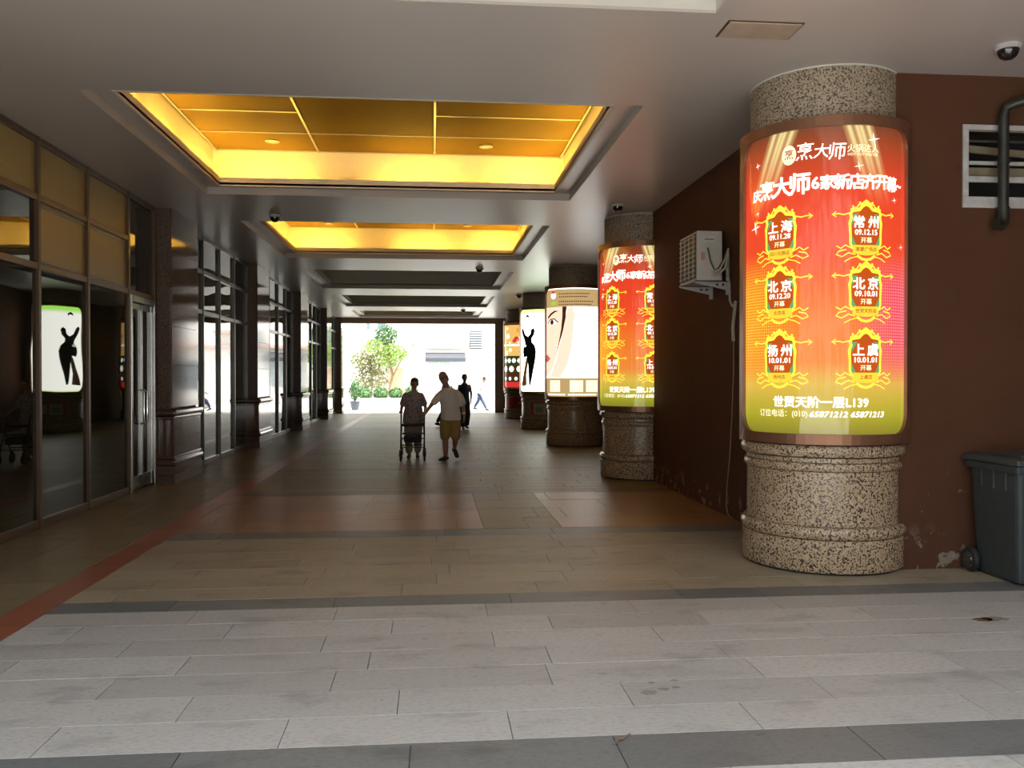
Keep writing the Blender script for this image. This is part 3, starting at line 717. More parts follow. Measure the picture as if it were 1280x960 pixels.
def emblem(P, u, v, town, date, shop):
    sx, sy = .265, .225
    pts = [(u+a*sx, v+b*sy) for a, b in SHIELD]
    P.poly('shield', pts, 'print_shield', 1)
    grn = []
    for s_ in (-1, 1):
        grn.append(([(u+s_*.49*sx, v+.6*sy), (u+s_*.27*sx, v+.62*sy), (u+s_*.47*sx, v+.2*sy)], [(0, 1, 2)]))
        grn.append(([(u+s_*.47*sx, v-.5*sy), (u+s_*.3*sx, v-.55*sy), (u+s_*.47*sx, v-.12*sy)], [(0, 1, 2)]))
    for g_ in grn: P.add('green_corner', *g_, 'print_green', 2)
    wl = [.020+.010*max(0, b) for a, b in SHIELD]
    parts = [stroke(pts, wl, True)]
    # crown scrolls, side arrows, foot ribbons
    for s_ in (-1, 1):
        parts.append(stroke([(u+s_*a*sx, v+b*sy) for a, b in ((.05, 1.08), (.15, .98), (.25, .95), (.30, .85), (.42, .84), (.5, .76))], .012))
        parts.append(stroke([(u+s_*a*sx, v+b*sy) for a, b in ((.5, .66), (.7, .60), (.85, .64), (1.02, .62))], .010))
        parts.append(stroke([(u+s_*a*sx, v+b*sy) for a, b in ((.92, .72), (1.04, .62), (.92, .53))], .008))
        parts.append(stroke([(u+s_*a*sx, v+b*sy) for a, b in ((.45, -.62), (.65, -.50), (.78, -.62), (.92, -.52))], .010))
        parts.append(stroke([(u+s_*a*sx, v+b*sy) for a, b in ((.35, -.85), (.55, -.78), (.75, -.92), (.92, -.84), (.84, -.72), (.62, -.66))], .010))
        parts.append(stroke([(u+s_*a*sx, v+b*sy) for a, b in ((.30, -.92), (.5, -.98), (.68, -1.1))], .008))
        parts.append((disc(u+s_*.2*sx, v+1.02*sy, .011, 8), [list(range(8))])); parts.append((disc(u+s_*.42*sx, v+.9*sy, .009, 8), [list(range(8))]))
    parts.append((disc(u, v+1.06*sy, .018, 10), [list(range(10))]))
    parts.append(stroke([(u+a*sx, v+b*sy) for a, b in ((-.3, -.88), (-.15, -1.0), (0, -1.04), (.15, -1.0), (.3, -.88))], .022))
    P.add('gold_scrollwork', *merge(parts), 'print_gold', 2)
    rb = [(-.40, -.5), (.40, -.5), (.44, -.78), (.2, -.86), (0, -.88), (-.2, -.86), (-.44, -.78)]
    P.poly('ribbon', [(u+a*sx, v+b*sy) for a, b in rb], 'print_ribbon', 3)
    P.text(town[0], u-.062, v+.075, .105, 'print_white', 4, .022); P.text(town[1], u+.062, v+.075, .105, 'print_white', 4, .022)
    P.text(date, u, v-.008, .062, 'print_white', 4, .018, width=.195)
    P.text('开幕', u, v-.073, .05, 'print_cream', 4, .015)
    P.text(shop, u, v-.148, .037, 'print_redtext', 4, .01)
def star(u, v, r):
    pts = []
    for k in range(8):
        a = math.pi/4*k+.2; q = r if k % 2 == 0 else r*.13
        pts.append((u+q*math.cos(a), v+q*math.sin(a)))
    return pts, [(0, 1, 7), (2, 3, 1), (4, 5, 3), (6, 7, 5), (1, 3, 5), (1, 5, 7)]
def red_poster(P):
    # brand row: oval seal, brush characters, tagline
    P.poly('oval_seal', disc(-.285, 3.49, .062, 20, .082), 'print_cream', 1)
    P.text('烹', -.285, 3.495, .085, 'print_redtext', 2, .01)
    P.text('烹', -.155, 3.505, .15, 'print_white', 2, .004, .1); P.text('大', -.025, 3.495, .125, 'print_white', 2, .004, .15); P.text('师', .10, 3.485, .15, 'print_white', 2, .004, .1)
    P.text('火锅达人', .31, 3.505, .072, 'print_cream', 2, .01, width=.27); P.text('HOT POT MASTER', .31, 3.455, .032, 'print_cream', 2, .01, width=.26)
    x = -.66
    for ch, sz, dv in (('庆', .11, -.03), ('烹', .165, -.008), ('大', .175, 0), ('师', .19, .008), ('6', .135, 0), ('家', .125, .0), ('新', .135, 0), ('店', .135, 0), ('齐', .13, .0), ('开', .13, 0), ('幕', .13, -.008), ('~', .12, -.015)):
        wd = sz*(.60 if ch in '6~' else .86)
        P.text(ch, x+wd/2, 3.235+dv, sz, 'print_white', 3, .027); x += wd
    for (u, v, town, date, shop) in ((-.365, 2.83, '上海', '09.11.28', '四川北路店'), (.335, 2.83, '常州', '09.12.15', '莱蒙广场店'), (-.365, 2.33, '北京', '09.12.20', '北京店'),
                                     (.335, 2.33, '北京', '09.10.01', '世贸天阶店'), (-.365, 1.79, '扬州', '10.01.01', '扬州店'), (.335, 1.79, '上虞', '10.01.01', '上虞店')):
        emblem(P, u, v, town, date, shop)
    P.text('世贸天阶一层L139', -.03, 1.435, .098, 'print_white', 2, .03, width=.78)
    P.text('订位电话：(010)', -.345, 1.335, .066, 'print_cream', 2, .012, width=.44)
    P.text('65871212 65871213', .20, 1.335, .066, 'print_white', 2, .025, .25, width=.62)
    for s_ in ([star(-.60, 3.46, .035), star(.40, 3.58, .06), star(.27, 3.36, .045), star(-.63, 2.93, .065), star(.62, 3.10, .03), star(-.60, 3.05, .025), star(.72, 2.72, .03)]): P.add('sparkle', *s_, 'print_white', 4)
P1 = light_box(0, -24, 'poster_red', 'curved light box with red restaurant poster on the nearest column'); red_poster(P1)
P2 = light_box(1, -27, 'poster_red', 'curved light box with red restaurant poster on the second column, partly behind the maroon wall'); red_poster(P2)

# face poster
P = light_box(2, -14, 'poster_pale', 'curved light box with a large face and hand, on the third column')
P.rect('header_band', -.82, .82, 3.26, 3.67, 'print_beige', 1)
P.rect('footer_band', -.82, .82, 1.15, 1.60, 'print_beige', 1)
P.poly('round_mark', disc(-.50, 3.53, .085, 16), 'print_white', 2); P.poly('round_mark', [(-.57, 3.58), (-.43, 3.58), (-.46, 3.63), (-.54, 3.63)], 'print_red', 3)
P.add('leaf_mark', *merge([(disc(-.53, 3.34, .05, 10), [list(range(10))]), (disc(-.45, 3.35, .045, 10), [list(range(10))])]), 'print_lime', 2)
for v, a, b in ((3.56, -.33, .42), (3.49, -.33, .40), (3.38, -.33, .52), (3.31, -.33, .50)):
    P.add('small_print', *merge([([(a+k*.05, v-.012), (a+k*.05+.035, v-.012), (a+k*.05+.035, v+.012), (a+k*.05, v+.012)], [(0, 1, 2, 3)]) for k in range(int((b-a)/.05))]), 'print_brown', 2)
P.poly('face', [(-.80, 3.26), (-.24, 3.26), (-.22, 3.05), (-.25, 2.75), (-.33, 2.4), (-.42, 2.05), (-.56, 1.78), (-.80, 1.6)], 'print_skin', 1)
P.poly('face_shade', [(-.24, 3.26), (-.13, 3.26), (-.16, 3.0), (-.22, 2.72), (-.32, 2.38), (-.42, 2.05), (-.34, 2.4), (-.27, 2.75), (-.24, 3.05)], 'print_hair', 3)
P.poly('brow', [(-.72, 3.04), (-.6, 3.12), (-.45, 3.18), (-.34, 3.16), (-.44, 3.14), (-.58, 3.07), (-.70, 2.99)], 'print_hair', 3)
P.poly('eye_white', [(-.68, 2.90), (-.58, 2.97), (-.46, 2.97), (-.38, 2.90), (-.47, 2.86), (-.6, 2.85)], 'print_eyewhite', 3)
P.poly('iris', disc(-.545, 2.91, .058, 14), 'print_hair', 4)
P.add('eyelid', *stroke([(-.71, 2.89), (-.6, 2.98), (-.46, 2.985), (-.35, 2.90)], .026), 'print_hair', 5)
P.poly('lips', [(-.80, 2.16), (-.70, 2.13), (-.60, 2.06), (-.70, 1.99), (-.80, 1.97)], 'print_lips', 3)
P.poly('palm', [(-.62, 1.62), (-.42, 2.0), (-.28, 2.5), (-.18, 2.95), (-.10, 3.24), (.0, 3.26), (.06, 3.05), (.02, 2.7), (-.02, 2.3), (-.12, 1.9), (-.30, 1.61)], 'print_palm', 2)
P.add('finger_line', *merge([stroke([(.0, 2.6), (.03, 2.9), (.07, 3.2)], .022), stroke([(.10, 2.65), (.16, 2.9), (.14, 3.2)], .02), stroke([(-.08, 2.4), (-.09, 2.8), (-.05, 3.2)], .018)]), 'print_skin', 3)
for u0, u1 in ((-.62, -.30), (-.06, .25), (.32, .66)):
    P.rect('price_box', u0, u1, 1.28, 1.55, 'print_beige_light', 2)
P.add('small_print', *merge([([(-.7+k*.06, 1.20), (-.655+k*.06, 1.20), (-.655+k*.06, 1.235), (-.7+k*.06, 1.235)], [(0, 1, 2, 3)]) for k in range(22) if k != 9]), 'print_white', 2)
# black dress poster
P = light_box(3, -14, 'poster_white', 'curved white light box with a black evening dress figure, on the fourth column')
k_ = lambda pts: [(-.43+a*1.3, b) for a, b in pts]
P.poly('hair', k_([(-.05, 3.42), (-.06, 3.49), (0, 3.55), (.06, 3.50), (.06, 3.42), (.02, 3.47), (-.03, 3.46)]), 'print_black', 1)
P.poly('dress', k_([(-.24, 3.08), (-.20, 3.14), (-.14, 3.10), (-.07, 2.93), (.02, 2.86), (.09, 2.94), (.11, 3.08), (.17, 3.12), (.21, 3.06), (.19, 2.92), (.12, 2.80), (.13, 2.70), (.21, 2.58), (.24, 2.40), (.22, 2.15), (.17, 1.8), (.12, 1.5), (.09, 1.36), (.05, 1.38), (.04, 1.7), (.02, 2.05), (-.02, 2.25), (-.12, 2.22), (-.16, 2.38), (-.15, 2.52), (-.08, 2.66), (-.10, 2.76), (-.19, 2.94)]), 'print_black', 1)
P.poly('train', k_([(-.02, 2.25), (.02, 2.05), (-.03, 1.7), (-.02, 1.36), (-.24, 1.32), (-.18, 1.55), (-.11, 1.85), (-.06, 2.1)]), 'print_brown', 1)
P.poly('glove', k_([(-.14, 2.60), (-.08, 2.63), (-.03, 2.60), (-.05, 2.55), (-.12, 2.54)]), 'print_white', 2)
# food poster
P = light_box(4, -14, 'poster_dark', 'curved light box with rows of dishes and white lettering, on the farthest column')
P.rect('photo_strip', -.8, .8, 2.42, 3.60, 'print_food', 1)
for k in range(26):
    P.poly('dish', disc(random.uniform(-.72, .72), random.uniform(2.5, 3.5), random.uniform(.05, .12), 12), random.choice(['print_cream', 'print_orange', 'print_red', 'print_lime', 'print_beige_light', 'print_white']), 2+k % 4)
P.rect('title_strip', -.8, .8, 2.05, 2.40, 'print_darkgreen', 1)
P.rect('divider', -.8, .8, 2.80, 2.86, 'print_white', 6)
for v, n_, sz in ((2.24, 7, .09), (1.92, 5, .12), (1.55, 6, .07)):
    P.add('lettering', *merge([(disc(-.66+k*1.32/(n_-1), v, sz*.95, 8, sz), [list(range(8))]) for k in range(n_)]), 'print_white', 2)
P.rect('red_strip', -.8, .8, 1.22, 1.42, 'print_red', 1)
# cloth banner and leaflets wrapped round the far column drums
def wrap(name, i, th, u0, u1, z0, z1, mat, label, cat, bits, r=.655):
    COLX = COLXS[i]; y = COLY[i]; a0, a1 = R_(th)+u0/r, R_(th)+u1/r
    root = thing(name, (COLX+r*math.sin((a0+a1)/2), y-r*math.cos((a0+a1)/2), z0), label, cat)
    MB().lathe(COLX, y, [(r, z0), (r+.006, z0), (r+.006, z1), (r, z1)], 16, a0, a1, closed=True).build('sheet', mat, root)
    for (nm, b0, b1, c0, c1, m2) in bits:
        MB().lathe(COLX, y, [(r+.006, c0), (r+.009, c0), (r+.009, c1), (r+.006, c1)], 8, R_(th)+b0/r, R_(th)+b1/r, closed=True).build(nm, m2, root)
wrap('red_banner', 4, -14, -.66, .75, .42, .84, 'red_banner', 'red banner wrapped round the base of the farthest column', 'banner', [('lettering', -.05+.12*k, .04+.12*k, .58, .66, 'banner_gold') for k in range(5)])
wrap('leaflet_board', 3, -14, -.30, .75, .44, .84, 'leaflet_red', 'colourful leaflets fixed to the base of the fourth column', 'poster',
     [('leaflet', -.20, .18, .47, .80, 'leaflet'), ('leaflet', -.14, .10, .52, .70, 'leaflet_green'), ('leaflet', .24, .42, .5, .78, 'leaflet'), ('leaflet', .5, .7, .48, .72, 'leaflet_green')])
# ================================================================== THINGS ON THE RIGHT WALL
# louvred vent opening
v = thing('wall_vent', (5.09, YRET, VZ0), 'old vent opening with white frame and broken slats high in the maroon wall', 'vent')
f_ = .045
for nm, a in (('frame_rail', (VX0-.02, VX1+.02, VZ1-f_, VZ1)), ('frame_rail', (VX0-.02, VX1+.02, VZ0-.01, VZ0+.085)), ('frame_stile', (VX0-.02, VX0+.03, VZ0+.085, VZ1-f_)), ('frame_stile', (VX1-.03, VX1+.02, VZ0+.085, VZ1-f_))):
    MB().bbox(a[0], a[1], YRET-.015, YRET+.05, a[2], a[3], .005).build(nm, 'old_white', v)
MB().bbox(VX0+.03, VX1-.03, YRET+.03, YRET+.06, 3.47, 3.50, .004).build('slat', 'old_white', v)
MB().bbox(VX0+.03, VX1-.03, YRET+.03, YRET+.06, 3.32, 3.37, .004).build('slat', 'old_white', v)
B(VX0+.03, VX1-.03, YRET+.08, YRET+.11, 3.375, 3.455).build('board', 'vent_wood', v)
rt_ = Matrix.Rotation(R_(4), 3, 'Y')
MB().box(VX0+.03, VX1-.03, YRET+.10, YRET+.13, 3.56, 3.62, rt_).build('board', 'vent_wood', v)
B(VX0+.03, VX1-.03, YRET+.10, YRET+.12, 3.68, 3.70).build('slat', 'mullion_grey', v)
MB().box(VX0-.05, VX1+.05, YRET+.3, YRET+.33, VZ0-.05, VZ1+.05).build('backing', 'void_black', v)
# black pipe bending down past the vent
pp = thing('drain_pipe', (4.82, YRET-.12, 2.92), 'black drain pipe with elbows hanging in front of the wall vent', 'pipe')
MB().tube([(5.35, YRET-.72, 4.0), (5.2, YRET-.5, 3.98), (4.9, YRET-.14, 3.95), (4.83, YRET-.10, 3.92), (4.82, YRET-.09, 3.85), (4.82, YRET-.09, 3.02)], .042, 12).build('pipe', 'pipe_black', pp)
MB().tube([(4.82, YRET-.09, 3.08), (4.82, YRET-.09, 3.0), (4.81, YRET-.10, 2.95), (4.78, YRET-.11, 2.925), (4.735, YRET-.12, 2.93)], .05, 12).build('elbow', 'pipe_black', pp)
MB().tube([(4.82, YRET-.09, 3.45), (4.82, YRET-.09, 3.49)], .05, 12).build('collar', 'pipe_black', pp)
MB().box(4.80, 4.84, YRET-.08, YRET, 3.46, 3.48).build('wall_clip', 'steel', pp)
MB().tube([(5.35, YRET-.72, 3.98), (5.35, YRET-.72, CEIL)], .03, 8).build('hanger', 'pipe_black', pp)
# dome cameras
def dome(x, y, where):
    d = thing('dome_camera', (x, y, CEIL), 'small dark security dome on the ceiling '+where, 'camera', 'ceiling security domes')
    MB().lathe(x, y, [(.0001, CEIL), (.095, CEIL), (.095, CEIL-.02), (.08, CEIL-.035), (.0001, CEIL-.035)], 24).build('mount', 'old_white', d)
    MB().lathe(x, y, [(.078, CEIL-.03), (.075, CEIL-.06), (.06, CEIL-.088), (.035, CEIL-.106), (.0001, CEIL-.112)], 24).build('dome', 'dome_glass', d)
for a in ((2.76, 12.65, 'above the second red light box'), (-2.51, 14.0, 'before the left of the second lit coffer'), (1.11, 20.4, 'between the second lit and the first unlit coffer'),
          (1.17, 33.2, 'before the farthest coffer'), (4.46, 6.3, 'near the black drain pipe'), (2.72, 27.0, 'beside the fourth column')): dome(*a)
# access panel
ap = thing('access_panel', (2.41, 6.18, CEIL), 'beige rectangular access panel in the ceiling near the first column', 'hatch')
MB().box(2.13, 2.70, 6.03, 6.33, CEIL-.006, CEIL).build('frame', 'bronze', ap)
MB().bbox(2.145, 2.685, 6.043, 6.317, CEIL-.014, CEIL-.004, .003).build('panel', 'panel_beige', ap)
# air conditioner
ac = thing('air_conditioner', (XR, 10.1, 2.74), 'white outdoor air conditioner unit on brackets high on the maroon wall', 'air conditioner')
AX0, AX1, AY0, AY1, AZ0, AZ1 = 3.06, 3.36, 9.72, 10.42, 2.76, 3.34
MB().bbox(AX0, AX1, AY0, AY1, AZ0, AZ1, .012).build('casing', 'ac_white', ac)
g = MB().bbox(AX0-.012, AX0, AY0+.03, AY1-.03, AZ0+.03, AZ1-.03, .004).build('fan_guard', 'ac_dark', ac)
for k in range(9):
    z_ = AZ0+.06+k*.057; MB().box(AX0-.02, AX0-.012, AY0+.04, AY1-.04, z_, z_+.008).build('guard_wire', 'ac_white', g)
for k in range(4):
    y_ = AY0+.1+k*.165; MB().box(AX0-.022, AX0-.014, y_, y_+.008, AZ0+.04, AZ1-.04).build('guard_wire', 'ac_white', g)
B(AX0+.07, AX0+.21, AY0-.006, AY0, AZ1-.14, AZ1-.06).build('name_plate', 'label_white', ac)
B(AX0+.085, AX0+.195, AY0-.009, AY0-.005, AZ1-.105, AZ1-.095).build('name_plate', 'ac_dark', ac)
B(AX0+.045, AX0+.09, AY0-.006, AY0, AZ1-.34, AZ1-.25).build('pink_label', 'label_pink', ac)
for k in range(4): B(AX0-.026, AX0-.021, AY0+.05, AY0+.10, AZ1-.10-k*.05, AZ1-.07-k*.05).build('warning_label', 'banner_gold', ac)
MB().bbox(AX1-.13, AX1-.03, AY0-.03, AY0, AZ0+.05, AZ0+.12, .006).build('valve_cover', 'bracket', ac)
for x_ in (AX1-.11, AX1-.06): MB().tube([(x_, AY0-.03, AZ0+.085), (x_, AY0-.065, AZ0+.085)], .014, 8).build('valve', 'trim_metal', ac)
MB().tube([(AX0+.12, AY0-.012, AZ1-.20), (AX0+.15, AY0-.03, AZ0+.22), (AX0+.19, AY0-.05, AZ0+.12), (AX0+.23, AY0-.07, AZ0+.14), (AX1-.02, AY0-.08, AZ0+.22), (AX1+.03, AY0-.06, AZ0+.33)], .009, 8).build('power_cable', 'ac_dark', ac)
for s_ in (0, 1):
    MB().tube([(AX1-.10+s_*.05, AY0-.06, AZ0+.085), (AX1-.06+s_*.05, AY0-.12, AZ0+.13), (AX1+.0+s_*.02, AY0-.12, AZ0+.25), (AX1+.05, AY0-.06, AZ0+.36), (AX1+.06, AY0+.02, AZ0+.30), (AX1+.055, AY0-.03, AZ0+.08), (XR-.03, AY0-.08, AZ0-.02)], .014 if s_ else .011, 8).build('refrigerant_hose', 'hose', ac)
for yb_, nm in ((AY0+.02, 'near'), (AY1-.08, 'far')):
    br = MB().box(XR-.035, XR, yb_-.02, yb_+.02, AZ0-.16, AZ0+.32).build('bracket', 'bracket', ac)
    MB().add([(XR-.03, yb_-.016, AZ0), (AX0-.03, yb_-.016, AZ0), (AX0-.03, yb_-.016, AZ0-.025), (XR-.03, yb_-.016, AZ0-.11), (XR-.03, yb_-.02, AZ0), (AX0-.03, yb_-.02, AZ0), (AX0-.03, yb_-.02, AZ0-.025), (XR-.03, yb_-.02, AZ0-.11)],
             [(0, 1, 2, 3), (4, 5, 6, 7), (0, 1, 5, 4), (1, 2, 6, 5), (2, 3, 7, 6), (3, 0, 4, 7)]).build('bracket_arm', 'bracket', br)
    MB().box(AX0-.03, XR-.03, yb_-.02, yb_+.02, AZ0-.012, AZ0).build('bracket_shelf', 'bracket', br)
    for q in (.08, .15): MB().lathe(0, 0, [(.0001, 0), (.014, 0), (.014, .003), (.0001, .003)], 10).build('bracket_hole', 'void_black', br).matrix_local = Matrix.Translation((XR-q, yb_-.021, AZ0-.045)) @ Matrix.Rotation(R_(90), 4, 'X')
    for q in range(5):
        MB().box(XR-.0375, XR-.034, yb_-.006, yb_+.006, AZ0+.05+q*.05, AZ0+.065+q*.05).build('bracket_hole', 'void_black', br)
ck = thing('wall_cable', (XR, 9.6, 0), 'thin beige cable hanging down the maroon wall below the air conditioner', 'cable')
MB().tube([(XR-.03, 9.64, 2.74), (XR-.03, 9.63, 2.52), (XR-.02, 9.57, 2.45), (XR-.02, 9.50, 2.47), (XR-.02, 9.47, 2.50)], .014, 8).build('conduit', 'hose', ck)
MB().tube([(XR-.02, 9.47, 2.50), (XR-.03, 9.47, 2.40), (XR-.04, 9.50, 2.2), (XR-.03, 9.51, 2.05)], .02, 8).build('foam_sleeve', 'hose', ck)
MB().tube([(XR-.025, 9.51, 2.06), (XR-.02, 9.53, 1.7), (XR-.02, 9.58, 1.2), (XR-.02, 9.65, .7), (XR-.02, 9.74, .35), (XR-.02, 9.76, .12), (XR-.025, 9.68, .03), (XR-.03, 9.5, .012)], .007, 6).build('cord', 'cable', ck)
# wheeled bin
bn = thing('wheeled_bin', (4.78, 6.58, 0), 'dark grey two-wheeled rubbish bin standing against the maroon wall', 'bin')
def taper(x0, x1, y0, y1, z0, z1, k, b):
    m_ = MB().bbox(x0, x1, y0, y1, z0, z1, b); cx_, cy_ = (x0+x1)/2, (y0+y1)/2
    m_.v = [(cx_+(x-cx_)*(k+(1-k)*(z-z0)/(z1-z0)), cy_+(y-cy_)*(k+(1-k)*(z-z0)/(z1-z0)), z) for x, y, z in m_.v]; return m_
BX0, BX1, BY0, BY1 = 4.53, 5.11, 6.26, 6.86
taper(BX0, BX1, BY0, BY1, .012, .93, .86, .035).build('body', 'bin_plastic', bn)
MB().bbox(BX0-.025, BX1+.025, BY0-.03, BY1+.02, .885, .945, .015).build('rim', 'bin_plastic', bn)
ld = taper(BX0-.03, BX1+.03, BY0-.04, BY1+.03, .948, 1.0, 1.05, .018).build('lid', 'bin_plastic', bn)
MB().bbox(BX0+.09, BX1-.09, BY0+.08, BY1-.1, .99, 1.022, .012).build('lid_panel', 'bin_plastic', ld)
MB().tube([(BX0-.045, BY1+.035, .955), (BX1+.045, BY1+.035, .955)], .018, 8).build('handle_bar', 'bin_plastic', bn)
for k in range(3):
    MB().bbox(BX0-.012, BX0+.03, BY0+.13+k*.15, BY0+.15+k*.15, .74, .885, .004).build('rib', 'bin_plastic', bn)
for x_ in (BX0-.005, BX1-.045):
    m_ = MB(); 
    for rr_, w_ in (((.102, .102), .0),):
        m_.lathe(0, 0, [(.07, -.022), (.095, -.025), (.104, -.012), (.104, .012), (.095, .025), (.07, .022)], 24, closed=True)
    wh = m_.build('wheel', 'black_rubber', bn); mt = Matrix.Translation((x_, BY1-.03, .105)) @ Matrix.Rotation(R_(90), 4, 'Y')
    wh.data.transform(mt)
    hb = MB().lathe(0, 0, [(.0001, -.02), (.03, -.022), (.035, -.012), (.07, -.014), (.072, .014), (.0001, .014)], 24).build('hub', 'mullion_grey', wh); hb.data.transform(mt)
MB().tube([(BX0, BY1-.03, .105), (BX1-.04, BY1-.03, .105)], .012, 8).build('axle', 'steel', bn)
MB().box(BX0+.115, BX0+.33, BY0+.012, BY0+.018, .60, .68).build('sticker', 'label_white', bn)
for k in range(5): MB().box(BX0+.13+k*.037, BX0+.152+k*.037, BY0+.009, BY0+.013, .62, .66).build('sticker_text', 'mullion_grey', bn)
m_ = MB().lathe(0, 0, [(.105, 0), (.112, 0), (.112, .003), (.105, .003)], 32, closed=True).build('moulded_ring', 'label_white', bn)
m_.data.transform(Matrix.Translation((BX0+.22, BY0+.016, .64)) @ Matrix.Rotation(R_(90), 4, 'X'))

# stains and a twig on the paving
def blot(x, y, rx, ry, seed, mat):
    rn = random.Random(seed); n = 18
    pts = [(x+rx*(.7+.5*rn.random())*math.cos(2*math.pi*k/n), y+ry*(.7+.5*rn.random())*math.sin(2*math.pi*k/n)) for k in range(n)]
    MB().add([(a, b, .0022) for a, b in pts]+[(a, b, .0012) for a, b in pts], [tuple(range(n))]+[(k, (k+1) % n, n+(k+1) % n, n+k) for k in range(n)]).build('stain', mat, floor)
plain('stain_rust', (.14, .07, .045), .6, var=.3, scale=20); plain('stain_grey', (.26, .235, .21), .6, var=.2, scale=25)
blot(3.71, 5.46, .075, .05, 1, 'stain_rust'); blot(3.80, 5.47, .09, .06, 2, 'stain_grey')
for k, (x_, y_, a_, b_) in enumerate(((1.12, 4.36, .045, .03), (1.21, 4.40, .03, .018), (1.28, 4.42, .025, .016), (1.17, 4.50, .02, .014), (1.30, 4.52, .025, .012))): blot(x_, y_, a_, b_, 10+k, 'stain_grey')
tw = thing('twig', (.84, 3.79, 0), 'thin dark twig lying on the grey paving band', 'twig')
MB().tube([(.80, 3.74, .009), (.83, 3.78, .012), (.85, 3.80, .009), (.90, 3.84, .011)], [.004, .005, .006, .003], 6).build('stem', 'bark', tw)
MB().tube([(.84, 3.79, .01), (.86, 3.79, .012)], .003, 5).build('side_shoot', 'bark', tw)

# ================================================================== OUTSIDE THE FAR MOUTH
g_ = B(-90, 90, YEND, 160, -.25, -.015).build('ground_plaza', 'plaza'); struct(g_, 'sunlit pale plaza beyond the far mouth', 'ground')
g_ = B(-90, 90, -90, -6, -.25, -.015).build('ground_entrance', 'plaza'); struct(g_, 'pale forecourt behind the viewer', 'ground')
g_ = B(9.5, 90, -6, 30, -.25, -.015).build('ground_side', 'plaza'); struct(g_, 'pale ground at the side of the building', 'ground')
FY = 52.
fb = thing('facade_building', (0, FY, 0), 'pale building across the plaza with grey awning and ledges', 'building')
B(-30, 30, FY, FY+6, 0, 14).build('wall', 'facade_white', fb)
B(-5.9, -4.2, FY-2.4, FY-.01, 0, 4.2).build('porch_pier', 'facade_white', fb)
B(-4.19, -1.0, FY-2.4, FY-.01, 3.6, 4.2).build('porch_beam', 'facade_white', fb)
B(-1.3, 14, FY-.25, FY-.01, 3.30, 3.48).build('ledge', 'facade_pink', fb)
B(-1.9, -.4, FY-.25, FY-.01, 4.05, 4.2).build('ledge', 'facade_pink', fb)
B(2.9, 4.4, FY-.3, FY-.01, 4.15, 4.35).build('ledge', 'facade_pink', fb)
MB().add([(-.45, FY-.01, 3.05), (1.95, FY-.01, 3.05), (1.95, FY-1.0, 2.72), (-.45, FY-1.0, 2.72), (-.45, FY-1.0, 2.5), (1.95, FY-1.0, 2.5), (-.45, FY-.01, 2.95), (1.95, FY-.01, 2.95)],
         [(0, 1, 2, 3), (3, 2, 5, 4), (6, 7, 5, 4), (0, 3, 4, 6), (1, 2, 5, 7)]).build('awning', 'awning_grey', fb)
wn = B(-.4, 1.9, FY-.05, FY+.0, .9, 2.6).build('shop_window', 'facade_white', fb)
for k in range(3): B(-.35+k*.75, .33+k*.75, FY-.07, FY-.05, 1.0, 2.5).build('pane', 'facade_pane', wn)
lv = B(2.25, 2.95, FY-.4, FY-.01, 3.3, 4.35).build('louvre_unit', 'awning_grey', fb)
for k in range(7): B(2.27, 2.93, FY-.43, FY-.4, 3.36+k*.14, 3.43+k*.14).build('slat', 'facade_pane', lv)
for (a, b, c_, d_) in ((-3.35, -2.75, 4.4, 5.6), (-4.0, -3.7, 4.4, 5.2), (-7.4, -6.4, 1.0, 2.8), (5, 6.5, .8, 2.6)):
    wq = B(a, b, FY-.03, FY, c_, d_).build('window', 'facade_white', fb); B(a+.05, b-.05, FY-.05, FY-.03, c_+.05, d_-.05).build('pane', 'far_glass', wq)
B(-2.6, -1.75, FY-.6, FY-.01, 0, 2.1).build('door_panel', 'facade_tan', fb)
B(3.2, 4.6, FY-7, FY-6.3, 0, .45).build('bench_block', 'concrete', thing('stone_bench', (3.9, FY-6.6, 0), 'low pale stone bench on the plaza at the right', 'bench'))
ob_ = thing('sky_blocking_building', (0, -24, 0), 'plain grey building added behind the viewer to block low sky', 'building')  # added out of view to cut low sky light on floor and posters
B(-45, 45, -34, -24, 0, 12).build('wall', 'concrete', ob_)
for k in range(12):
    for z_ in (1.0, 4.6, 8.2):
        wq = B(-40+k*7, -36+k*7, -24, -23.9, z_, z_+2.4).build('window', 'mullion_grey', ob_); B(-39.8+k*7, -36.2+k*7, -23.9, -23.86, z_+.15, z_+2.25).build('pane', 'far_glass', wq)
# greenery
def leaves(name, centre, rad, n, size, mat, parent, seed):
    rn = random.Random(seed); vs = []; fs = []
    for k in range(n):
        while True:
            q = Vector((rn.uniform(-1, 1), rn.uniform(-1, 1), rn.uniform(-1, 1)))
            if .25 < q.length < 1: break
        p_ = Vector(centre)+Vector((q.x*rad[0], q.y*rad[1], q.z*rad[2]))
        a = Vector((rn.gauss(0, 1), rn.gauss(0, 1), rn.gauss(0, 1))).normalized(); b = a.orthogonal().normalized(); c_ = a.cross(b)
        L = size*rn.uniform(.7, 1.4); o = len(vs)
        vs += [p_-b*L, p_+c_*L*.45+a*L*.12, p_+b*L, p_-c_*L*.45+a*L*.12]; fs.append((o, o+1, o+2, o+3))
    o_ = MB().add(vs, fs).build(name, mat, parent); o_['kind'] = 'stuff'; return o_
tr = thing('tree', (-2.7, 47.5, 0), 'leafy light green tree in front of the pale building', 'tree')
MB().tube([(-2.3, 47.5, 0), (-2.35, 47.5, .9), (-2.2, 47.5, 1.7), (-2.4, 47.5, 2.6), (-2.5, 47.5, 3.6)], [.10, .085, .07, .05, .03], 8).build('trunk', 'bark', tr)
